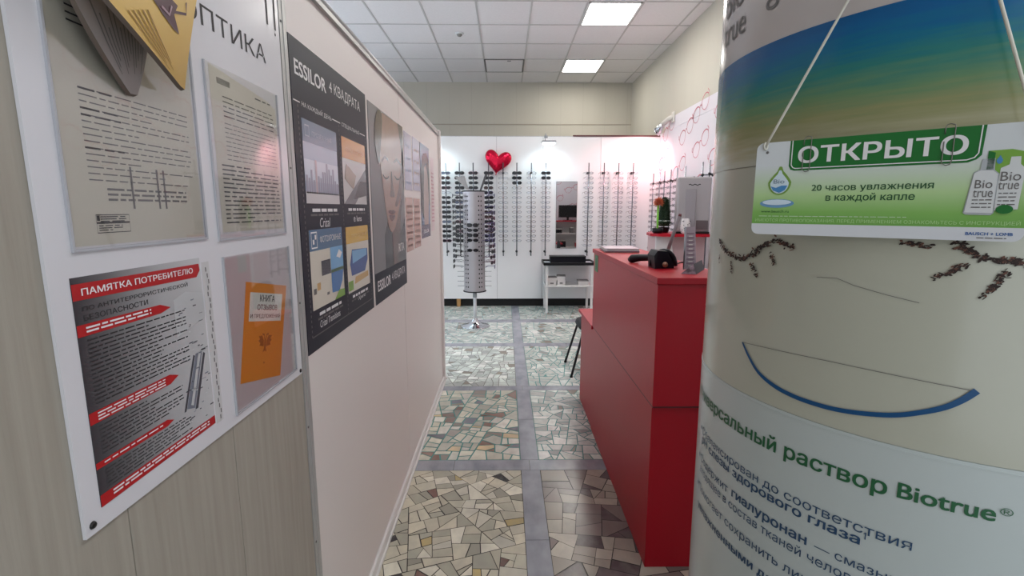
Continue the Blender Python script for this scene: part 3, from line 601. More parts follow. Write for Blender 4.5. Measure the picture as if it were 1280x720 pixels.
p = MB(); p.flat([(0, .30), (.25, .2), (.28, .5), (.4, .76), (.62, .82), (.8, .70), (.86, .4), (1, .35), (1, .8), (.7, .93), (.3, .9), (0, .7)], unit(*G2, .0032), HR); p.build('hair_print', ps)
p = MB(); p.text('ESSILOR', (.2, .05, .8, .09), m1, WINK, .01); p.build('lettering', ps)
p = MB(); p.box((XL+.0005, 3.745, 1.335), (XL+.0015, 3.90, 1.875), M('pale_pink_leaflet', (222, 202, 204), .3)); t = p.build('advert_leaflet', label='pale pink narrow leaflet nearest the partition end post', cat='leaflet'); p = MB(); p.words(.1, .9, .8, 14, .05, .02, unit(3.745, 3.90, 1.335, 1.875, .0019), M('rose_ink', (196, 140, 150), .4), .25, 4); p.build('small_print', t)

# ------------------------------------------------------------------ round column with its advert wrap
CX, CY, CR = .656059, .754710, .32
col = thing('round_column', 'thick round column wrapped in a contact lens solution advert', 'column'); col.location = (CX, CY, 0)
def cyl(r): return lambda a, z: ((CR+r)*math.sin(R_(a)), -(CR+r)*math.cos(R_(a)), z)
CB = M('wrap_beige', (182, 182, 168), .24, noise=.3, nscale=(2.2, 2.2, 2.2), ncol=(168, 167, 152), coat=.3)
CU = M('wrap_lilac', (186, 178, 176), .22, coat=.3); CW = M('wrap_white', (188, 196, 196), .24, noise=.25, nscale=(1.8, 1.8, 3), ncol=(174, 182, 180), coat=.3)
def sheet(n, z0, z1, r, m):
    a = MB(); a.grid(-180, z0, 180, z1, 120, 2, cyl(r), m); a.grid(-180, z0, 180, z0, 120, 1, cyl(r), m)
    # a paper edge 1 mm thick
    vs = [cyl(r)(-180+3*i, z) if k == 0 else cyl(r-.002)(-180+3*i, z) for z, k in ((z0, 0), (z0, 1), (z1, 0), (z1, 1)) for i in range(121)]
    a.add(vs, [[i, i+1, 121+i+1, 121+i] for i in range(120)]+[[242+i, 242+i+1, 363+i+1, 363+i] for i in range(120)], m)
    return a.build(n, col)
core = MB(); core.lathe((0, 0, 0), [(CR-.003, 0), (CR-.003, HC-.008)], M('column_plaster', (170, 168, 164), .7), 64); core.build('column_shaft', col)
sheet('wrap_sheet', 1.558, 2.70, .0006, CU); sheet('wrap_sheet', 1.237, 1.5575, 0, CB); sheet('wrap_sheet', .02, 1.2365, .0006, CW); sheet('sheet_edge', 1.2315, 1.2325, .0011, CW)
SEA = M('sea_print', (90, 130, 130), .25, spec=.3, coat=.12); nt = SEA.node_tree
tc = nt.nodes.new('ShaderNodeTexCoord'); sx = nt.nodes.new('ShaderNodeSeparateXYZ'); nt.links.new(tc.outputs['Object'], sx.inputs[0])
mpn = nt.nodes.new('ShaderNodeMapping'); mpn.inputs['Scale'].default_value = (12, 12, 160); nz = nt.nodes.new('ShaderNodeTexNoise'); nz.inputs['Scale'].default_value = 1; nz.inputs['Detail'].default_value = 5
nt.links.new(tc.outputs['Object'], mpn.inputs[0]); nt.links.new(mpn.outputs[0], nz.inputs['Vector'])
mr = nt.nodes.new('ShaderNodeMapRange'); mr.inputs[1].default_value = 1.56; mr.inputs[2].default_value = 1.712
ma = nt.nodes.new('ShaderNodeMath'); ma.operation = 'MULTIPLY_ADD'; ma.inputs[1].default_value = .034; nt.links.new(nz.outputs[0], ma.inputs[0]); nt.links.new(sx.outputs[2], ma.inputs[2])
mb_ = nt.nodes.new('ShaderNodeMath'); mb_.operation = 'SUBTRACT'; mb_.inputs[1].default_value = .017; nt.links.new(ma.outputs[0], mb_.inputs[0]); nt.links.new(mb_.outputs[0], mr.inputs[0])
rp = nt.nodes.new('ShaderNodeValToRGB'); nt.links.new(mr.outputs[0], rp.inputs[0]); nt.links.new(rp.outputs[0], nt.nodes['Principled BSDF'].inputs['Base Color'])
cr = rp.color_ramp; cr.elements[0].color = lin((182, 182, 168)); cr.elements[1].color = lin((0, 84, 140))
for pos, c_ in ((.15, (164, 160, 130)), (.3, (140, 142, 100)), (.45, (100, 136, 100)), (.62, (44, 122, 116)), (.78, (0, 104, 140)), (.9, (0, 92, 148))): e = cr.elements.new(pos); e.color = lin(c_)
a = MB(); a.grid(-180, 1.558, 180, 1.712, 120, 1, cyl(.0012), SEA); a.build('sea_picture', col)
c1 = cyl(.0016); GRT = M('green_print', (30, 92, 56), .4); BLT = M('navy_print', (38, 70, 104), .4); SMB = M('smile_blue', (0, 72, 122), .35)
a = MB()
a.text('Универсальный раствор', (-106, 1.1695, -43.2, 1.1965), c1, GRT, .02); a.build('headline', col); a = MB(); a.text('Biotrue', (-41.6, 1.177, -26.9, 1.1955), c1, GRT, .02); a.build('headline', col); a = MB(); a.text('®', (-26.5, 1.186, -24.6, 1.1945), c1, GRT, 0); a.build('trademark_sign', col)
a = MB()
for z in (1.125, 1.076, 1.023): q_ = MB(); q_.flat([(-101, z), (-100.2, z+.0045), (-99.4, z), (-100.2, z-.0045)], c1, BLT); q_.build('bullet', col)
a.text('Сбалансирован до соответствия', (-98.5, 1.1150, -38.2, 1.1320), c1, BLT, 0); a.text('рН слезы здорового глаза', (-98.5, 1.0995, -46.6, 1.1165), c1, BLT, .022); a.stroke([(R_(-46.1)*CR, 1.119), (R_(-45.8)*CR, 1.1215), (R_(-45.8)*CR, 1.1125)], .0012, lambda s_, z_: c1(s_/CR*180/PI, z_), BLT)
a.text('Содержит', (-98.5, 1.0655, -80.2, 1.083), c1, BLT, 0); a.text('гиалуронан', (-78.5, 1.0665, -56.6, 1.0815), c1, BLT, .022); a.text('— смазывающий', (-55, 1.0685, -29, 1.0835), c1, BLT, 0)
a.text('входящее в состав тканей человеческого', (-98.5, 1.0475, -33, 1.064), c1, BLT, 0)
a.text('Помогает сохранить линзы', (-98.5, 1.013, -51, 1.0305), c1, BLT, 0); a.text('увлажненными до 20 часов', (-98.5, .9805, -46, .9975), c1, BLT, .022); a.build('small_print', col)
a = MB(); sp = [(-78.6, 1.3105), (-76, 1.294), (-72.4, 1.2765), (-67.5, 1.266), (-62.5, 1.2615), (-58, 1.2605), (-53.4, 1.2615), (-48.5, 1.2655), (-43.6, 1.272), (-39.8, 1.281), (-36.4, 1.2915), (-34, 1.303), (-32.2, 1.315)]
def dense(pts, n=5):
    o = []
    for i in range(len(pts)-1):
        p0, p1, p2, p3 = pts[max(i-1, 0)], pts[i], pts[i+1], pts[min(i+2, len(pts)-1)]
        for k in range(n):
            t = k/n; o.append(tuple(.5*(2*b+(c-a)*t+(2*a-5*b+4*c-d)*t*t+(3*b-a-3*c+d)*t**3) for a, b, c, d in zip(p0, p1, p2, p3)))
    return o+[tuple(pts[-1])]
cd_ = lambda s, z: c1(s/CR*180/PI, z)                       # arc length instead of degrees
wd_ = [.003, .004, .0048]+[.0056]*7+[.006, .0064, .0068]; sp = dense([(t_, z, w_) for (t_, z), w_ in zip(sp, wd_)]); a.stroke([(R_(t_)*CR, z) for t_, z, w_ in sp], [q[2] for q in sp], cd_, SMB); a.build('smile_mark', col)
a = MB(); a.stroke([(R_(-78.6+i*2.3)*CR, 1.3105+.0058*math.sin(PI*i/20)+.0002*i) for i in range(21)], .0007, cd_, GREYINK); a.build('thin_line', col)
a = MB(); a.text('true', (-101.5, 1.7445, -87.2, 1.7725), c1, GREYINK, -.014); a.text('Bio', (-101.5, 1.786, -88.5, 1.824), c1, GREYINK, -.014); a.text('g', (-79.2, 1.753, -75.1, 1.792), c1, GREYINK, -.012); a.build('product_lettering', col)
# torn, smudged marks
a = MB(); r = random.Random(11); DK = M('soot_mark', (44, 30, 28), .8); BR = M('rust_mark', (104, 70, 58), .8)
def smudge(pts, wd, n):
    for k in range(n):
        t_ = r.random()*(len(pts)-1); i = int(t_); f = t_-i; s = pts[i][0]+(pts[min(i+1, len(pts)-1)][0]-pts[i][0])*f+r.gauss(0, wd*.45); z = pts[i][1]+(pts[min(i+1, len(pts)-1)][1]-pts[i][1])*f+r.gauss(0, wd*.35)
        an = r.uniform(-.6, 1.2); l = wd*r.uniform(.25, .8); h_ = wd*r.uniform(.1, .3); rr = [(1, 0), (.4, 1), (-.5, .8), (-1, 0), (-.4, -.9), (.6, -.8)]
        a.flat([(s+x*l*math.cos(an)-y*h_*math.sin(an), z+x*l*math.sin(an)+y*h_*math.cos(an)) for x, y in rr], cd_, DK if r.random() < .72 else BR)
A_ = lambda L: [(R_(x)*CR, z) for x, z in L]
smudge(A_([(-94, 1.452), (-91, 1.440), (-88, 1.4347), (-84, 1.431), (-80.3, 1.4296), (-77, 1.4385), (-74.7, 1.4475), (-71, 1.4605)]), .0052, 190)
smudge(A_([(-71, 1.461), (-68.5, 1.456), (-66.2, 1.4505)]), .005, 50); smudge(A_([(-93.3, 1.428), (-93.4, 1.416)]), .003, 20); smudge(A_([(-86, 1.4225), (-85.6, 1.405)]), .0033, 26); smudge(A_([(-77.6, 1.425), (-75.4, 1.407)]), .0038, 34); smudge(A_([(-71.6, 1.4425), (-70.3, 1.428)]), .0034, 30)
smudge(A_([(-45.6, 1.4645), (-43.5, 1.4635), (-41.5, 1.461)]), .0042, 40); smudge(A_([(-38, 1.4655), (-36.2, 1.459), (-33.6, 1.4505), (-31.5, 1.449), (-28.6, 1.4485), (-25, 1.447)]), .005, 150)
smudge(A_([(-40.2, 1.4285), (-38, 1.4365), (-36.1, 1.445)]), .0042, 60); smudge(A_([(-33.4, 1.4125), (-32, 1.424), (-30.6, 1.440)]), .0042, 60)
a.build('soot_marks', col)
a = MB(); a.stroke(A_([(-60, 1.418), (-56, 1.4195), (-52.8, 1.4131), (-47, 1.406), (-42, 1.4009)]), .0006, cd_, GREYINK); a.build('crease', col)
a = MB(); a.tube([(0, 0, 0), (0, 0, 0.012)], [.004, .003], STEEL, 10); 
# ------------------------------------------------------------------ OPEN sign
psi = R_(44); nv = Vector((math.sin(psi), math.cos(psi), 0)); uv = Vector((math.cos(psi), -math.sin(psi), 0)); SD = nv.x*CX+nv.y*CY-CR-.012
sign = thing('open_sign', 'green and white hanging sign reading open, in front of the round column', 'sign')
def sg(o): return lambda a_, z: tuple(uv*a_+nv*(SD-o)+Vector((0, 0, z)))
SG = M('sign_plastic', (214, 216, 220), .3); nt = SG.node_tree
tc = nt.nodes.new('ShaderNodeTexCoord'); sx = nt.nodes.new('ShaderNodeSeparateXYZ'); mr = nt.nodes.new('ShaderNodeMapRange'); mr.inputs[1].default_value = 1.482; mr.inputs[2].default_value = 1.552; rp = nt.nodes.new('ShaderNodeValToRGB')
nt.links.new(tc.outputs['Object'], sx.inputs[0]); nt.links.new(sx.outputs[2], mr.inputs[0]); nt.links.new(mr.outputs[0], rp.inputs[0]); nt.links.new(rp.outputs[0], nt.nodes['Principled BSDF'].inputs['Base Color'])
cr = rp.color_ramp; cr.interpolation = 'LINEAR'; cr.elements[0].color = lin((214, 216, 222)); cr.elements[1].color = lin((212, 216, 220))
for pos, c_ in ((.001, (214, 216, 222)), (.004, (112, 168, 78)), (.2, (128, 180, 92)), (.5, (178, 208, 150))): e = cr.elements.new(pos); e.color = lin(c_)
x0, x1, z0, z1 = -.213, .0285, 1.469, 1.579
def rounded(x0, x1, z0, z1, r_, n=5):
    o = []
    for cx_, cz, a0 in ((x1-r_, z1-r_, 0), (x0+r_, z1-r_, 90), (x0+r_, z0+r_, 180), (x1-r_, z0+r_, 270)):
        o += [(cx_+r_*math.cos(R_(a0+90*k/n)), cz+r_*math.sin(R_(a0+90*k/n))) for k in range(n+1)]
    return o
a = MB(); a.prism([sg(0)(*q) for q in rounded(x0, x1, z0, z1, .008)], tuple(nv*.003), SG, WHITE); a.build('board', sign)
DG = M('sign_green', (20, 108, 44), .3); a = MB(); a.flat([(-.176, 1.579), (-.176, 1.550), (-.174, 1.546), (-.170, 1.5445), (-.018, 1.5445), (-.012, 1.547), (-.0085, 1.551), (-.0075, 1.579)], sg(.0004), DG)
a.stroke([(-.1735, 1.579), (-.1735, 1.551), (-.1715, 1.548), (-.169, 1.547), (-.019, 1.547), (-.0135, 1.549), (-.011, 1.553), (-.0105, 1.579)], .001, sg(.0008), WINK); fld = a.build('green_field', sign)
a = MB(); a.text('ОТКРЫТО', (-.167, 1.5525, -.019, 1.5715), sg(.0008), WINK, .025); a.build('open_lettering', sign)
a = MB(); DGI = M('dark_green_ink', (36, 84, 50), .4); a.text('20 часов увлажнения', (-.150, 1.5185, -.041, 1.5275), sg(.0004), DGI, .012); a.text('в каждой капле', (-.135, 1.5075, -.055, 1.5172), sg(.0004), DGI, .012); a.build('slogan', sign)
a = MB(); a.text('ИМЕЮТСЯ ПРОТИВОПОКАЗАНИЯ. ПЕРЕД ПРИМЕНЕНИЕМ ОЗНАКОМЬТЕСЬ С ИНСТРУКЦИЕЙ', (-.209, 1.4838, .025, 1.4892), sg(.0004), M('pale_green_ink', (176, 212, 150), .4), -.01); a.text('BAUSCH + LOMB', (-.0125, 1.4745, .021, 1.4775), sg(.0004), M('logo_blue', (50, 96, 160), .4), .03); a.words(-.004, .017, 1.4725, 1, .01, .0009, sg(.0004), GREYINK, .004, 5, 1); a.text('www.bausch.ru', (-.203, 1.4955, -.172, 1.4985), sg(.0004), DGI, 0); a.words(-.205, -.06, 1.4915, 1, .01, .0004, sg(.0004), WINK, .006, 8, 1); a.build('small_print', sign)
a = MB()
def drop(c, w_, h_, n=24):
    o = []
    for k in range(n):
        t_ = 2*PI*k/n; o.append((c[0]+w_*math.sin(t_)*(1-.55*max(0, math.cos(t_))**1.0)*.98, c[1]+h_*(math.cos(t_)*.5+(.12 if math.cos(t_) > .9 else 0))))
    return o
a.flat(drop((-.1845, 1.5315), .013, .030), sg(.0004), M('drop_green', (120, 158, 70), .3)); a.flat(drop((-.1845, 1.5305), .0105, .0245), sg(.0008), M('drop_pale', (206, 222, 232), .3)); a.flat([(-.194, 1.527), (-.188, 1.525), (-.182, 1.5275), (-.1755, 1.5275), (-.178, 1.522), (-.184, 1.519), (-.191, 1.522)], sg(.0012), M('drop_blue', (74, 136, 190), .3)); a.text('Bio', (-.191, 1.530, -.179, 1.535), sg(.0012), M('drop_ink', (110, 130, 150), .4), -.01)
a.flat([(-.186+.019*math.cos(2*PI*k/20), 1.5065+.0052*math.sin(2*PI*k/20)) for k in range(20)], sg(.0004), M('ripple_blue', (110, 156, 196), .3)); a.flat([(-.186+.016*math.cos(2*PI*k/20), 1.5078+.0033*math.sin(2*PI*k/20)) for k in range(20)], sg(.0008), M('ripple_pale', (206, 222, 236), .3)); a.build('drop_picture', sign)
a = MB(); m0, m1, m2 = sg(.0004), sg(.0008), sg(.0012); BOT = M('bottle_print', (214, 216, 218), .3); BSH = M('bottle_shade', (176, 180, 186), .3)
a.flat([(-.003, 1.5), (.022, 1.5), (.022, 1.552), (.012, 1.555), (-.004, 1.5545), (-.004, 1.53)], m0, M('carton_green', (124, 170, 70), .3)); a.flat([(-.004, 1.537), (.001, 1.537), (.001, 1.5525), (-.004, 1.5545)], m1, DG); a.flat(drop((.0045, 1.5455), .0022, .007), m1, M('drop_blue', (74, 136, 190)))
a.flat([(.0045, 1.4985), (.0215, 1.4995), (.0225, 1.537), (.019, 1.541), (.0185, 1.548), (.012, 1.548), (.0115, 1.541), (.006, 1.538)], m1, BOT); a.flat([(-.0165, 1.496), (-.0145, 1.4945), (.0035, 1.494), (.0055, 1.496), (.0055, 1.533), (.002, 1.5365), (.0015, 1.5475), (-.0075, 1.547), (-.008, 1.5375), (-.0125, 1.5345)], m1, BSH); a.flat([(-.0155, 1.4965), (.0047, 1.496), (.0047, 1.5325), (.001, 1.536), (-.0075, 1.5365), (-.012, 1.534)], m2, BOT)
a.text('Bio', (-.0105, 1.5195, .002, 1.5275), sg(.0016), GREYINK, -.012); a.text('true', (-.011, 1.511, .003, 1.518), sg(.0016), GREYINK, -.012); a.words(-.011, .003, 1.509, 3, .0035, .001, sg(.0016), GREYINK, .004, 3, 1)
a.text('Bio', (.0068, 1.526, .0205, 1.5345), sg(.0012), GREYINK, -.012); a.text('true', (.006, 1.518, .020, 1.525), sg(.0012), GREYINK, -.012); a.words(.007, .019, 1.515, 4, .0035, .001, sg(.0012), GREYINK, .004, 4, 1); a.flat([(.0125+.006*math.cos(2*PI*k/16), 1.4995+.0042*math.sin(2*PI*k/16)) for k in range(16)], sg(.0016), DG); a.build('bottle_picture', sign)
WIRE = M('wire', (120, 118, 112), .3, .8)
for xc in (-.158, -.034):
    a = MB(); f = lambda u, z, o: Vector(sg(o)(xc+u, z)); a.tube([f(-.0035, 1.573, .0012), f(-.0035, 1.579, .001), f(-.0028, 1.5822, -.001), f(0, 1.583, -.001), f(.0035, 1.5815, .0005), f(.004, 1.578, .0016), f(.004, 1.547, .0016), f(.003, 1.5435, .0016), f(0, 1.5425, .0016), f(-.0035, 1.545, .0016), f(-.0035, 1.566, .0016)], .0005, WIRE, 6); a.build('paper_clip', sign)
a = MB(); TW = M('white_string', (206, 202, 190), .8)
nail = Vector(cyl(.012)(-46, 1.86))+Vector((CX, CY, 0))
def mid(p, q, n=10): return [p.lerp(q, i/n) for i in range(n+1)]
for hx_, hz in ((-.203, 1.572), (.0235, 1.574)):
    h0 = Vector(sg(.001)(hx_, hz)); a.tube(mid(h0+Vector((0, 0, .003)), nail, 12), .0015, TW, 8); a.tube([h0+Vector((.002*math.cos(k*PI/5), 0, .003+.004*math.sin(k*PI/5))) for k in range(10)], .0012, TW, 6, True)
a.build('string', sign)
for hx_ in (-.2005, .0205): a = MB(); a.tube([sg(.0003)(hx_, 1.5675), sg(.0008)(hx_, 1.5675)], .0016, GREYINK, 10); a.build('eyelet', sign)
a = MB(); nd = Vector((math.sin(R_(-46)), -math.cos(R_(-46)), 0)); a.tube([nail-nd*.02, nail+nd*.006], .0018, STEEL, 8); a.tube([nail+nd*.006, nail+nd*.008], .004, STEEL, 8); a.build('wall_nail', label='small nail in the column holding the sign string', cat='nail')

# ------------------------------------------------------------------ red reception counter
ct = thing('reception_counter', 'red laminate reception counter beside the round column', 'counter'); ct.location = (.72, 2.8, 0)
def add(mb, n, par, o):
    mb.v = [(x-o.location.x, y-o.location.y, z-o.location.z) for x, y, z in mb.v]; return mb.build(n, par)
RD = M('dark_red_joint', (96, 16, 26), .5)
a = MB(); a.box((.58, 1.865, .726), (.87, 3.25, 1.215), RED, bev=.0015); add(a, 'upper_cabinet', ct, ct)
a = MB(); a.box((.572, 1.850, 1.217), (.875, 3.262, 1.243), RED, bev=.002); add(a, 'countertop', ct, ct)
a = MB(); a.box((.586, 1.89, .0), (.95, 3.245, .717), RED, bev=.0015); a.box((.592, 3.245, 0), (.95, 3.80, .698), RED); a.box((.5835, 1.872, .717), (.868, 3.247, .7265), RD); add(a, 'base_cabinet', ct, ct)
a = MB(); a.box((.575, 3.252, .700), (1.30, 3.84, .724), RED, bev=.002); add(a, 'desk_top', ct, ct)
a = MB(); a.tube([(.593, 3.258, .724), (.593, 3.258, .742)], [.006, .004], CHROME, 10); add(a, 'cap', ct, ct)
a = MB(); a.box((.578, 3.10, 1.105), (.5798, 3.20, 1.208), M('green_tag', (66, 128, 82), .5)); a.box((.5775, 3.14, 1.12), (.5785, 3.16, 1.19), M('dark_green_tag', (30, 84, 52), .5)); a.build('price_tag', label='small green tag stuck on the far corner of the red counter', cat='tag')
# papers tray
a = MB(); rot = Matrix.Rotation(R_(-4), 3, 'Z')
a.box((.60, 2.94, 1.2435), (.80, 3.18, 1.250), PAPER, rot); a.box((.595, 2.93, 1.250), (.80, 3.19, 1.253), M('lilac_binding', (120, 100, 118), .5), rot); a.box((.605, 2.95, 1.253), (.805, 3.20, 1.264), PAPER, rot); a.box((.6, 2.945, 1.264), (.80, 3.185, 1.267), M('magazine_cover', (206, 196, 204), .3), rot)
a.build('magazine_stack', label='thin stack of white magazines on the far end of the red counter', cat='magazines')
# telephone
ph = thing('desk_telephone', 'black desk telephone with a bracket stand on the red counter', 'telephone')
NB = M('black_blue_plastic', (12, 13, 24), .4, spec=.3); a = MB()
a.prism([(.645, 2.13, 1.2435), (.735, 2.15, 1.2435), (.735, 2.15, 1.262), (.70, 2.14, 1.318), (.655, 2.13, 1.322), (.640, 2.13, 1.30)], (0, .10, 0), NB); a.build('base', ph)
a = MB(); a.tube([(.70+.052*math.cos(t_), 2.19, 1.25+.065*math.sin(t_)) for t_ in [PI*k/12 for k in range(13)]], .012, NB, 10); a.build('handset_bracket', ph)
a = MB(); a.tube([(.60, 2.40, 1.254), (.612, 2.39, 1.262), (.64, 2.36, 1.270), (.67, 2.30, 1.276), (.69, 2.26, 1.280)], [.012, .02, .017, .016, .022], NB, 12); a.build('handset', ph)
a = MB(); a.tube([(.688, 2.128, 1.262), (.688, 2.124, 1.262)], .012, M('phone_badge', (150, 110, 90), .3, .5), 14); a.build('badge', ph)
a = MB(); a.tube([(.76, 2.2, 1.25), (.80, 2.3, 1.2475), (.84, 2.36, 1.2475), (.87, 2.33, 1.2475)], .003, BLACK, 6); a.build('cord', ph)
# leaning stick in its block
pl = thing('pen_stand', 'beige block holding a tall leaning grey stick behind the telephone', 'stand')
a = MB(); a.box((.765, 2.40, 1.2435), (.815, 2.45, 1.295), M('beige_plastic', (184, 172, 160), .5), bev=.004); a.build('block', pl)
a = MB(); a.tube([(.785, 2.42, 1.27), (.81, 2.41, 1.37), (.835, 2.40, 1.465)], [.009, .009, .008], M('grey_stick', (136, 126, 130), .4), 10); a.build('stick', pl)
a = MB(); a.tube([(.835, 2.40, 1.465), (.838, 2.399, 1.477)], [.0085, .006], M('maroon_tip', (120, 70, 72), .4), 10); a.build('tip', pl)
# leaflet holder with a card easel
hd = thing('leaflet_holder', 'tall narrow clear leaflet holder on a black foot on the red counter', 'holder')
TINT = M('tinted_acrylic', (158, 146, 154), .15, noise=.3, nscale=(20, 20, 60), ncol=(190, 182, 190)); a = MB()
a.prism([(.747, 2.06, 1.25), (.797, 2.06, 1.25), (.800, 2.10, 1.425), (.759, 2.10, 1.425)], (0, .006, 0), TINT, CHROME)
a.prism([(.742, 2.045, 1.25), (.747, 2.06, 1.25), (.759, 2.10, 1.425), (.756, 2.085, 1.425)], (0, .014, 0), STEEL); a.build('upright', hd)
a = MB(); mm = lambda u, v: (.7495+.047*u+.011*v-.008*u*v, 2.0592+.04*v, 1.25+.175*v)
for k in range(8): a.rect(.12, .12+k*.1, .88, .16+k*.1, mm, M('print_mauve', (126, 104, 120), .4)); 
for k in range(8): a.rect(.3, .07+k*.1, .7, .09+k*.1, mm, PAPER)
a.build('printed_strip', hd)
a = MB(); a.prism([(.70, 1.965, 1.2435), (.755, 1.945, 1.2435), (.745, 1.955, 1.283)], (.10, .17, .0), M('easel_print', (90, 84, 92), .4, noise=.9, nscale=(60, 60, 60), ncol=(190, 176, 190)), BLACK); a.build('card_easel', hd)

# ------------------------------------------------------------------ back cabinet with red top, machine, plants
cb = thing('display_cabinet', 'red topped white and pink cabinet against the right wall', 'cabinet'); cb.location = (1.9, 5.4, 0)
a = MB(); a.prism([(1.545, 5.32, 1.213), (1.60, 5.22, 1.213), (1.70, 5.16, 1.213), (2.145, 5.10, 1.213), (2.145, 5.75, 1.213), (1.66, 5.75, 1.213), (1.57, 5.55, 1.213)], (0, 0, .028), RED); add(a, 'top', cb, cb)
a = MB(); a.prism([(1.60, 5.28, 1.212), (1.60, 5.28, 0), (1.86, 5.28, 0), (1.80, 5.28, .95), (1.755, 5.28, 1.212)], (0, .03, 0), WHITE); add(a, 'side_panel', cb, cb)
a = MB(); a.box((1.63, 5.33, 0), (2.14, 5.70, 1.211), M('pinkish_panel', (206, 176, 176), .4)); add(a, 'body', cb, cb)
MG = M('machine_grey', (158, 154, 156), .4); mc = thing('lens_edging_machine', 'large light grey boxy machine on the red topped cabinet', 'machine')
mc.location = (1.98, 5.33, 1.2415)
a = MB(); a.box((-.165, -.12, .02), (.165, .08, .583), MG, bev=.012); a.build('body', mc)
a = MB(); a.box((-.168, -.125, 0), (.168, .085, .021), BLACK, bev=.003); a.build('base', mc)
a = MB(); a.box((-.085, -.127, .03), (.02, -.118, .46), M('machine_recess', (146, 142, 146), .35), bev=.003); a.box((.022, -.132, .03), (.03, -.118, .46), MG); a.build('front_door', mc)
a = MB(); a.box((.032, -.128, .045), (.15, -.118, .14), M('slot_dark', (92, 82, 84), .5), bev=.002); a.build('slot', mc)
a = MB(); mm = lambda x, z: (x, -.1208, z); a.stroke([(-.06+.0147*k, .504+.006*math.sin(k*1.9)) for k in range(9)], .009, mm, INK); a.build('emblem', mc)
mc.rotation_euler = (0, 0, R_(-12))
LF = M('leaf_green', (46, 74, 44), .6); r = random.Random(2)
pt_ = thing('potted_conifer', 'dark green conical topiary plant in a black pot on the cabinet', 'plant'); pt_.location = (1.745, 5.50, 1.241)
a = MB(); a.lathe((0, 0, 0), [(.045, 0), (.06, .055), (.063, .06), (.055, .06), (.05, .05)], BLACK, 20); a.build('pot', pt_)
a = MB(); a.tube([(0, 0, .05), (0, 0, .30)], [.008, .004], M('bark', (76, 60, 44), .8), 8); a.build('stem', pt_)
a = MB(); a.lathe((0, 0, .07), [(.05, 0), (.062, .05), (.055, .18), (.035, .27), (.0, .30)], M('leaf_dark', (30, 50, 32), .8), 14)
for k in range(1100):
    h_ = r.random(); z = .07+.31*h_; rad = .075*(1-.45*h_)*(1 if h_ < .85 else max(.2, (1-h_)/.15)**.5); an = r.uniform(0, 2*PI); rr = rad*r.uniform(.75, 1.05)
    c_ = Vector((rr*math.cos(an), rr*math.sin(an), z)); d = Vector((math.cos(an), math.sin(an), r.uniform(.2, 1.1))).normalized(); s_ = d.cross(Vector((0, 0, 1))).normalized()*.008; l = .024
    a.add([c_-s_, c_+d*l*.5-s_*.2+Vector((0, 0, .002)), c_+d*l, c_+s_], [(0, 1, 2, 3)], LF)
a.build('foliage', pt_)
a = MB(); a.lathe((0, 0, .12), [(.067, 0), (.072, .008), (.067, .016)], M('silver_ribbon', (176, 184, 176), .3), 24); a.build('ribbon', pt_)
fw_ = thing('flower', 'orange artificial flower on a bright green stem beside the conifer', 'flower'); fw_.location = (1.628, 5.34, 1.241)
a = MB(); a.tube([(0, 0, .0), (-.004, 0, .12), (-.006, 0, .30)], .011, M('lime_stem', (120, 196, 60), .4), 10); a.build('stem', fw_)
a = MB(); OF = M('orange_petals', (206, 110, 76), .5)
for k in range(90):
    z_ = 1-2*(k+.5)/90*.8; an = k*2.39996; q_ = math.sqrt(max(0, 1-z_*z_)); d = Vector((q_*math.cos(an), q_*math.sin(an), z_)); s_ = d.cross(Vector((.3, .2, 1))).normalized()*.012; u_ = d.cross(s_).normalized()*.006; c_ = Vector((-.006, 0, .325))
    a.add([c_+d*.015, c_+d*.036-s_+u_, c_+d*(.05+.01*(k % 3)), c_+d*.036+s_-u_], [(0, 1, 2, 3)], OF)
a.lathe((-.006, 0, .30), [(.012, 0), (.02, .012), (.016, .04), (0, .05)], OF, 12); a.build('bloom', fw_)
a = MB(); a.lathe((0, 0, 0), [(.04, 0), (.055, .012), (.057, .055), (.052, .055), (.048, .015)], BLACK, 20); a.build('pot', fw_)
a = MB(); W8 = M('white_ceramic', (220, 214, 214), .25); cx_, cy_ = 1.87, 5.19
prof = [(.030, 0), (.045, .02), (.052, .07), (.046, .13), (.036, .16), (.034, .16), (.030, .15)]; a.lathe((cx_, cy_, 1.2415), prof, W8, 10, False)
vs_ = a.build('patterned_vase', label='small white faceted vase with black spots beside the grey machine', cat='vase'); a = MB(); r = random.Random(5)
for k in range(26):
    an = r.uniform(PI, 2*PI); z = 1.2415+r.uniform(.02, .14); rr = .054; c_ = Vector((cx_+rr*math.cos(an), cy_+rr*math.sin(an), z)); t_ = Vector((-math.sin(an), math.cos(an), 0))*.006; a.add([c_-t_, c_-Vector((0, 0, .007)), c_+t_, c_+Vector((0, 0, .005))], [(0, 1, 2, 3)], INK)
a.build('spots', vs_)

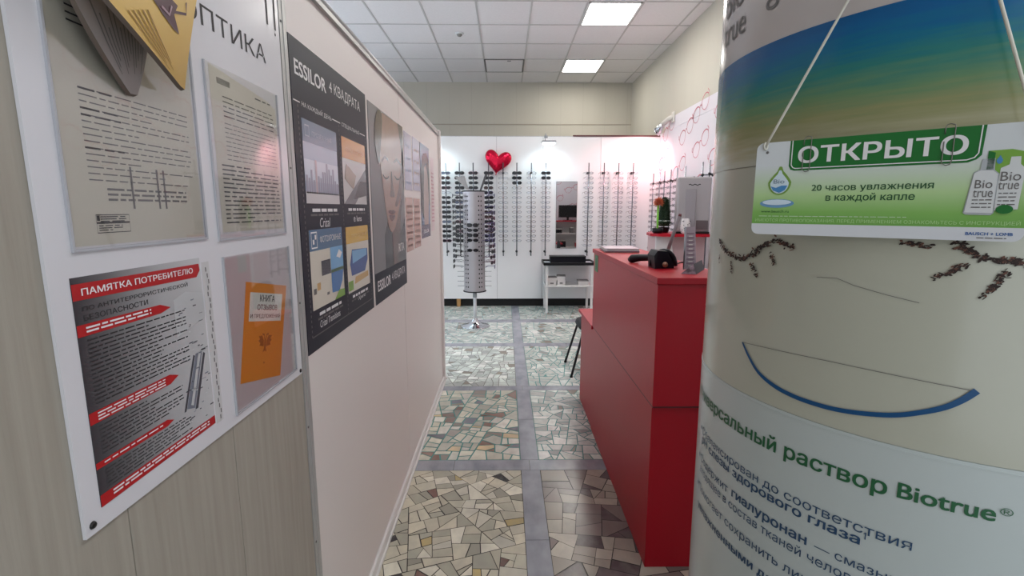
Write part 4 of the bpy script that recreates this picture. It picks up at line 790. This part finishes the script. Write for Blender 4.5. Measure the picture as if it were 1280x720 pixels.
# ------------------------------------------------------------------ chair behind the counter
ch = thing('office_chair', 'black chair with a splayed metal leg behind the red counter', 'chair'); ch.location = (.88, 4.52, 0)
CF = M('black_upholstery', (20, 20, 24), .7); BM = M('black_metal', (24, 24, 26), .35, .4)
a = MB(); pr = []
for lv, (s_, z) in enumerate(((.16, .40), (.205, .412), (.225, .44), (.215, .468), (.17, .478))): pr.append([(s_*math.copysign(abs(math.cos(t_))**.6, math.cos(t_)), s_*math.copysign(abs(math.sin(t_))**.6, math.sin(t_)), z) for t_ in [2*PI*k/28 for k in range(28)]])
a.add([q for l in pr for q in l], [[i*28+k, i*28+(k+1) % 28, (i+1)*28+(k+1) % 28, (i+1)*28+k] for i in range(4) for k in range(28)]+[list(range(28))[::-1], list(range(112, 140))], CF, True); a.build('seat', ch)
a = MB(); pr = []
for lv, (x_, sy, sz) in enumerate(((.235, .17, .13), (.245, .205, .16), (.265, .205, .16), (.275, .17, .13))): pr.append([(x_, sy*math.copysign(abs(math.cos(t_))**.6, math.cos(t_)), .68+sz*math.copysign(abs(math.sin(t_))**.6, math.sin(t_))) for t_ in [2*PI*k/28 for k in range(28)]])
a.add([q for l in pr for q in l], [[i*28+k, i*28+(k+1) % 28, (i+1)*28+(k+1) % 28, (i+1)*28+k] for i in range(3) for k in range(28)]+[list(range(28))[::-1], list(range(84, 112))], CF, True); a.build('backrest', ch)
for sx_ in (-1, 1):
    for sy in (-1, 1):
        a = MB(); a.tube([(sx_*.18, sy*.17, .42), (sx_*.29, sy*.225, .008)], .011, BM, 10); a.tube([(sx_*.29, sy*.225, .0), (sx_*.29, sy*.225, .012)], .014, BLACK, 10); a.build('leg', ch)
    a = MB(); a.tube([(.17, sx_*.15, .42), (.25, sx_*.16, .45), (.27, sx_*.16, .62)], .010, BM, 10); a.build('back_support', ch)

# ------------------------------------------------------------------ eyewear
def frame_mesh(name, fm, lm, rx, rz, tr, sq=1.0):
    a = MB(); N = 14
    for s in (-1, 1):
        cx_ = s*.036; ring = []
        for k in range(N):
            t_ = 2*PI*k/N; c_, s_ = math.cos(t_), math.sin(t_); ring.append((cx_+rx*math.copysign(abs(c_)**sq, c_), .004*abs(c_*(1 if s*c_ > 0 else .2)), rz*math.copysign(abs(s_)**sq, s_)*(1 if s_ > 0 else .92)))
        a.tube(ring, tr, fm, 5, True); a.add(ring, [list(range(N))], lm)
        a.tube([(s*(.036+rx), .003, .006), (s*.070, .012, .008), (s*.069, .085, .006), (s*.066, .118, -.010)], tr, fm, 5)
    a.tube([(-.036+rx, 0, .004), (0, -.003, .008), (.036-rx, 0, .004)], tr, fm, 5)
    o = a.build(name); me = o.data; bpy.data.objects.remove(o); return me
LC = clear('clear_lens', (244, 246, 250), .05); LD = M('dark_lens', (20, 20, 28), .12); LB = M('brown_lens', (50, 34, 34), .12); LG = M('grey_lens', (96, 104, 124), .15)
FB = M('black_frame', (24, 24, 28), .3); FG = M('gold_frame', (104, 82, 56), .35, .5); FS = M('silver_frame', (84, 86, 96), .35, .5); FT = M('tortoise_frame', (82, 50, 42), .3); FP = M('plum_frame', (104, 44, 70), .3); FV = M('violet_frame', (76, 66, 120), .3)
CLR = [('black', frame_mesh('eyeglasses', FB, LC, .026, .018, .0021, .8)), ('silver', frame_mesh('eyeglasses', FS, LC, .026, .017, .0019, .85)), ('gold', frame_mesh('eyeglasses', FG, LC, .025, .02, .0019, 1)), ('brown', frame_mesh('eyeglasses', FT, LC, .027, .018, .0022, .75)), ('thin silver', frame_mesh('eyeglasses', FS, LC, .026, .015, .0017, .8))]
SUN = [('black', frame_mesh('sunglasses', FB, LD, .031, .023, .0026, .75)), ('brown', frame_mesh('sunglasses', FT, LB, .03, .024, .0024, .9)), ('black oval', frame_mesh('sunglasses', FB, LD, .031, .02, .0022, 1)), ('plum', frame_mesh('sunglasses', FP, LD, .03, .022, .0026, .8)), ('grey', frame_mesh('sunglasses', FS, LG, .031, .02, .0018, .9)), ('violet', frame_mesh('sunglasses', FV, LD, .03, .024, .0026, .8))]
ORD = ['top', 'second', 'third', 'fourth', 'fifth', 'sixth', 'seventh', 'eighth', 'ninth', 'tenth', 'eleventh', 'twelfth', 'thirteenth', 'fourteenth', 'fifteenth', 'sixteenth']
def eyewear(kind, var, loc, rz, label, group, tilt=0):
    me = (SUN if kind == 'sunglasses' else CLR)[var][1]; o = bpy.data.objects.new(kind, me); COL.objects.link(o)
    o.location = loc; o.rotation_euler = (R_(tilt), 0, rz); o['label'] = label; o['category'] = 'glasses'; o['group'] = group; return o
YR = 7.475
RX = [at_y(x, 260, YR).x for x in (558, 575, 592, 611, 629, 646, 664, 682, 735, 754, 772, 790)]
ordn = ['first', 'second', 'third', 'fourth', 'fifth', 'sixth', 'seventh', 'eighth', 'ninth', 'tenth', 'eleventh', 'twelfth']
RODM = M('rod_steel', (132, 134, 142), .22, .85)
def rod(x, y, z0, z1, label, group, dirv, n, ztop, pitch):
    t = thing('display_rod', label, 'rod', group); t.location = (x, y, z0)
    a = MB(); a.tube([(0, 0, 0), (0, 0, z1-z0)], .0085, RODM, 10)
    dv = Vector(dirv)
    for k in range(n): z = ztop-k*pitch-z0; a.tube([(0, 0, z), -dv*.034+Vector((0, 0, z+.004))], .0025, RODM, 5)
    a.build('rod', t)
    for z in (.06, z1-z0-.14):
        a = MB(); a.tube([(0, 0, z), dv*.118+Vector((0, 0, z))], .007, RODM, 8); a.tube([dv*.108+Vector((0, 0, z)), dv*.12+Vector((0, 0, z))], .018, BLACK, 10); a.tube([-dv*.012+Vector((0, 0, z)), dv*.012+Vector((0, 0, z))], .012, BLACK, 10); a.build('bracket', t)
ZT, PIT = 2.02, .0705
sunrows = {0: set(range(16))-{4}, 1: set(range(15)), 2: set(range(4)), 3: set(range(16)), 5: {0, 1, 2}, 7: {0, 1}}
nrow = [15, 15, 4, 15, 15, 15, 15, 15, 16, 16, 16, 16]
for i, x in enumerate(RX):
    rod(x, YR, .80, 2.165, f'{ordn[i]} vertical steel rod from the left on the white back wall', 'eyewear rods on the back wall', (0, 1, 0), nrow[i], ZT, PIT)
    for k in range(nrow[i]):
        sun = k in sunrows.get(i, ())
        if i in (4, 6) or 8 <= i: sun = False
        v = rnd.choice([0, 0, 0, 1, 2, 2, 3, 4] if i < 3 else [0, 0, 1, 2, 3, 5, 5]) if sun else rnd.choice([0, 1, 1, 2, 2, 3, 4])
        if sun and i in (5, 7): v = 0
        nm = (SUN if sun else CLR)[v][0]; kd = 'sunglasses' if sun else 'eyeglasses'; lens = 'dark' if sun else 'clear lens'
        eyewear(kd, v, (x+rnd.uniform(-.004, .004), YR-.032, ZT-k*PIT-.004), rnd.uniform(-.05, .05), f'{nm} framed {lens} {kd}, {ORD[k]} row on the {ordn[i]} back wall rod', f'{kd} on the back wall rods', rnd.uniform(-5, 5))
XRR = 2.175
RY = [at_x(x, y, XRR).y for x, y in ((817, 220), (825, 217), (831, 216), (839, 214), (847, 211), (857, 209), (879, 203), (888, 200))]
for i, y in enumerate(RY):
    n = 15 if i < 3 else (9 if i < 5 else 3)
    rod(XRR, y, .55, 2.01, f'{ordn[i]} vertical steel rod from the corner on the right wall', 'eyewear rods on the right wall', (1, 0, 0), n, 1.86, .078)
    if i > 5: continue
    for k in range(n):
        v = rnd.choice([0, 0, 0, 3, 1, 3]); nm = CLR[v][0]
        eyewear('eyeglasses', v, (XRR-.032, y, 1.86-k*.078-.004), -PI/2+rnd.uniform(-.06, .06), f'{nm} framed clear lens eyeglasses, {ORD[k]} row on the {ordn[i]} right wall rod', 'eyeglasses on the right wall rods', rnd.uniform(-5, 5))

# round revolving stand of sunglasses
sx0, sy0 = -.395, 6.29
stn = thing('sunglasses_stand', 'tall silver revolving sunglasses stand on a round chrome foot', 'stand'); stn.location = (sx0, sy0, 0)
a = MB(); a.lathe((0, 0, 0), [(.185, 0), (.19, .006), (.18, .012), (.09, .03), (.045, .07), (.03, .10), (.024, .105)], CHROME, 40); a.build('foot', stn)
a = MB(); a.tube([(0, 0, .10), (0, 0, .46)], .021, M('white_pole', (214, 214, 216), .3), 16); a.tube([(0, 0, .38), (0, 0, .46)], .026, STEEL, 16); a.build('pole', stn)
DRM = M('drum_silver', (176, 172, 176), .32, .35); a = MB(); a.lathe((0, 0, 0), [(.134, .47), (.134, 1.71)], DRM, 48); a.build('drum', stn)
for z in (.458, 1.708):
    a = MB(); a.lathe((0, 0, z), [(.138, 0), (.147, .002), (.147, .012), (.138, .014)], BLACK, 40); a.build('rim', stn)
a = MB(); HO = M('hole_black', (20, 20, 22), .9)
for an in (-48, -33, 30, 45, 120, 135, 225, 240):
    for k in range(21):
        z = .53+k*.056; c_ = R_(an)
        a.add([((.1348)*math.sin(c_+.07*math.cos(q*PI/4)), -.1348*math.cos(c_+.07*math.cos(q*PI/4)), z+.011*math.sin(q*PI/4)) for q in range(8)], [list(range(8))], HO)
a.build('hole_pattern', stn)
for k in range(9):
    z = .53+k*.062
    for s in (-1, 1): a = MB(); a.tube([(s*.13, -.012, z), (s*.215, -.012, z)], .0025, RODM, 6); a.build('side_peg', stn)
def mirror_mat(): 
    return M('mirror_glass', (225, 228, 230), .02, 1)
a = MB(); a.prism([(-.225, -.06, 1.885), (-.105, -.06, 1.895), (-.055, -.05, 1.735), (-.085, -.05, 1.735)], (0, .008, 0), M('header_plate', (150, 146, 146), .2, .8), BLACK); a.build('header_plate', stn)
a = MB(); a.prism([(.075, -.03, 1.725), (.10, -.03, 1.725), (.175, -.03, 1.92), (.145, -.03, 1.92)], (0, .008, 0), M('header_side', (84, 82, 84), .3, .6), BLACK); a.build('header_plate', stn)
# glasses on the stand
def drumspecs(an, z, v, label, r_=.155): 
    c_ = R_(an); eyewear('sunglasses', v, (sx0+(r_)*math.sin(c_), sy0-(r_)*math.cos(c_), z), c_, label, 'sunglasses on the revolving stand', rnd.uniform(-6, 6))
# temples fold inward to the drum: seat them close to the skin
for k, z in enumerate((1.305, 1.245, 1.185, 1.125, 1.005)): drumspecs(0, z, [0, 2, 0, 2, 2][k], f'black sunglasses on the front of the silver stand, {ORD[k]} of five', .285)
for k in range(14):
    z = 1.66-k*.068; v = rnd.choice([0, 0, 2, 1, 3]); drumspecs(-88+rnd.uniform(-14, 6), z, v, f'{SUN[v][0]} sunglasses on the left side of the silver stand, {ORD[k]} from the top', .262)
for k in range(14):
    z = 1.66-k*.068; v = rnd.choice([0, 5, 5, 3, 2]); drumspecs(88+rnd.uniform(-6, 14), z, v, f'{SUN[v][0]} sunglasses on the right side of the silver stand, {ORD[k]} from the top', .262)

for k in range(11):
    z = 1.60-k*.068; v = rnd.choice([0, 0, 2]); drumspecs(-64+rnd.uniform(-5, 5), z, v, f'{SUN[v][0]} sunglasses near the front left edge of the silver stand, {ORD[k]} from the top', .262)
for k in range(10):
    z = 1.45-k*.068; v = rnd.choice([0, 5, 3]); drumspecs(66+rnd.uniform(-5, 5), z, v, f'{SUN[v][0]} sunglasses near the front right edge of the silver stand, {ORD[k]} from the top', .262)

# ------------------------------------------------------------------ heart balloon
HN = 48; hp = []
for k in range(HN):
    t_ = 2*PI*k/HN; hp.append((math.copysign(abs(math.sin(t_))**2.3, math.sin(t_)), (13*math.cos(t_)-5*math.cos(2*t_)-2*math.cos(3*t_)-math.cos(4*t_))/16))
a = MB(); vs = []; LV = 7
for side in (-1, 1):
    for l in range(LV+1):
        f = l/LV; sc2 = math.cos(f*PI/2)**.55 if f < 1 else 0; y = side*.06*math.sin(f*PI/2)
        for x_, z_ in hp: vs.append((x_*sc2*.195, y*(1-.12*abs(math.sin(11*math.atan2(z_, x_)))*(1-f)), (z_-.05)*sc2*.185+.01))
fs = []
for s in range(2):
    o_ = s*(LV+1)*HN
    for l in range(LV):
        for k in range(HN):
            q = [o_+l*HN+k, o_+l*HN+(k+1) % HN, o_+(l+1)*HN+(k+1) % HN, o_+(l+1)*HN+k]; fs.append(q if s else q[::-1])
a.add(vs, fs, M('red_foil', (206, 18, 58), .16, .75, bump=.9, nscale=(24, 24, 24)), True)
hb = a.build('heart_balloon', label='shiny red heart shaped foil balloon above the sunglasses stand', cat='balloon'); hb.location = (-.11, 7.533, 2.205); hb.rotation_euler = (0, R_(9), 0)
a = MB(); a.tube([(0, 0, -.185), (.004, 0, -.205), (-.004, .0, -.215)], [.006, .004, .009], M('red_foil'), 8); a.build('tail', hb)

# ------------------------------------------------------------------ wall mirror and shelf table
mr_ = thing('wall_mirror', 'narrow tall frameless mirror on the white back wall', 'mirror'); mr_.location = (.92, 7.59, 1.405)
a = MB(); a.box((-.158, 0, -.5), (.158, .009, .5), M('mirror_back', (110, 110, 112), .5)); a.build('backing', mr_)
a = MB(); a.box((-.154, -.003, -.496), (.154, 0, .496), mirror_mat()); a.build('glass', mr_)
tb = thing('shelf_table', 'white two shelf side table with black tray top under the mirror', 'table'); tb.location = (.92, 7.3, 0)
for x_ in (-.325, .325):
    for y_ in (-.20, .20): a = MB(); a.box((x_-.016, y_-.016, 0), (x_+.016, y_+.016, .70), WHITE, bev=.003); a.build('leg', tb)
a = MB(); a.box((-.345, -.225, .385), (.345, .225, .405), WHITE, bev=.003); a.build('shelf', tb)
a = MB(); a.box((-.325, .185, .405), (.325, .195, .70), WHITE); a.build('back_panel', tb)
a = MB(); a.box((-.375, -.245, .70), (.375, .245, .715), BLACK, bev=.003)
for q in ((-.375, -.245, .375, -.23), (-.375, .23, .375, .245), (-.375, -.245, -.36, .245), (.36, -.245, .375, .245)): a.box((q[0], q[1], .715), (q[2], q[3], .742), BLACK, bev=.002)
a.box((-.36, -.23, .7152), (.36, .23, .717), M('tray_liner', (196, 200, 206), .3)); a.build('tray_top', tb)
a = MB(); a.box((.66, 7.28, .7175), (1.18, 7.50, .80), M('navy_black', (10, 10, 18), .7, spec=.2), bev=.004); a.box((.655, 7.275, .80), (1.185, 7.505, .812), BLACK, bev=.002); a.build('display_case', label='flat black display case lying on the white side table', cat='case')
BX = M('white_carton', (212, 208, 206), .55); BXL = M('grey_carton_lid', (128, 122, 122), .5)
def carton(x0, x1, z0, z1, label, lid=False, tilt=0):
    t = thing('cardboard_box', label, 'box', 'boxes on the side table shelf'); c_ = ((x0+x1)/2, 7.20, z0); t.location = c_
    a = MB(); a.box((x0-c_[0], -.07, 0), (x1-c_[0], .07, z1-z0-(.012 if lid else 0)), BX, bev=.002); a.build('body', t)
    if lid: a = MB(); a.box((x0-c_[0]-.004, -.074, z1-z0-.012), (x1-c_[0]+.004, .074, z1-z0), BXL); a.build('lid', t)
    else: a = MB(); a.box(((x1-x0)*-.2, -.0705, (z1-z0)*.3), ((x1-x0)*.2, -.0701, (z1-z0)*.6), GREYINK); a.build('print', t)
    t.rotation_euler = (0, 0, R_(tilt))
carton(.605, .735, .4055, .466, 'white carton, lower of two at the left end of the table shelf')
carton(.61, .735, .4665, .525, 'white carton with grey lid, upper of two at the left end of the table shelf', True, 4)
carton(.75, .862, .4055, .472, 'white carton with dark print, lower of two in the middle of the table shelf')
carton(.748, .868, .4725, .545, 'white carton with grey lid, upper of two in the middle of the table shelf', True, -5)
carton(1.055, 1.20, .4055, .475, 'white carton with grey lid alone at the right end of the table shelf', True)

# what the mirror shows: a monitor on the desk behind the counter
dk = thing('desk', 'red topped desk behind the column, seen in the mirror', 'desk'); a = MB(); a.box((1.15, 1.25, 1.16), (2.28, 1.75, 1.19), RED, bev=.002); a.build('top', dk); a = MB(); a.box((1.2, 1.27, 0), (2.26, 1.29, 1.16), WHITE); a.box((1.2, 1.29, 0), (1.22, 1.70, 1.16), WHITE); a.box((2.24, 1.29, 0), (2.26, 1.70, 1.16), WHITE); a.build('body', dk)
for z in (.05, .45, .83): a = MB(); a.box((1.22, 1.29, z), (2.24, 1.70, z+.02), WHITE); a.build('shelf', dk)
for (x, z, h_, w_, m_, l_) in ((1.35, .85, .12, .18, BLACK, 'black box on the upper desk shelf, seen in the mirror'), (1.75, .85, .16, .10, GREYINK, 'grey box on the upper desk shelf, seen in the mirror'), (1.5, .47, .18, .14, BLACK, 'black box on the lower desk shelf, seen in the mirror'), (1.9, .47, .14, .2, REDINK, 'red box on the lower desk shelf, seen in the mirror')):
    a = MB(); a.box((x, 1.45, z), (x+w_, 1.62, z+h_), m_, bev=.004); a.box((x-.003, 1.447, z+h_-.02), (x+w_+.003, 1.623, z+h_), PAPER); a.build('storage_box', label=l_, cat='box')
mo = thing('monitor', 'black monitor on the red topped desk, seen in the mirror', 'monitor'); a = MB(); a.box((1.45, 1.45, 1.27), (1.95, 1.49, 1.60), BLACK, bev=.006); a.build('screen', mo); a = MB(); a.box((1.67, 1.46, 1.1905), (1.73, 1.48, 1.3), BLACK); a.box((1.58, 1.40, 1.1905), (1.82, 1.56, 1.203), BLACK); a.build('stand', mo)
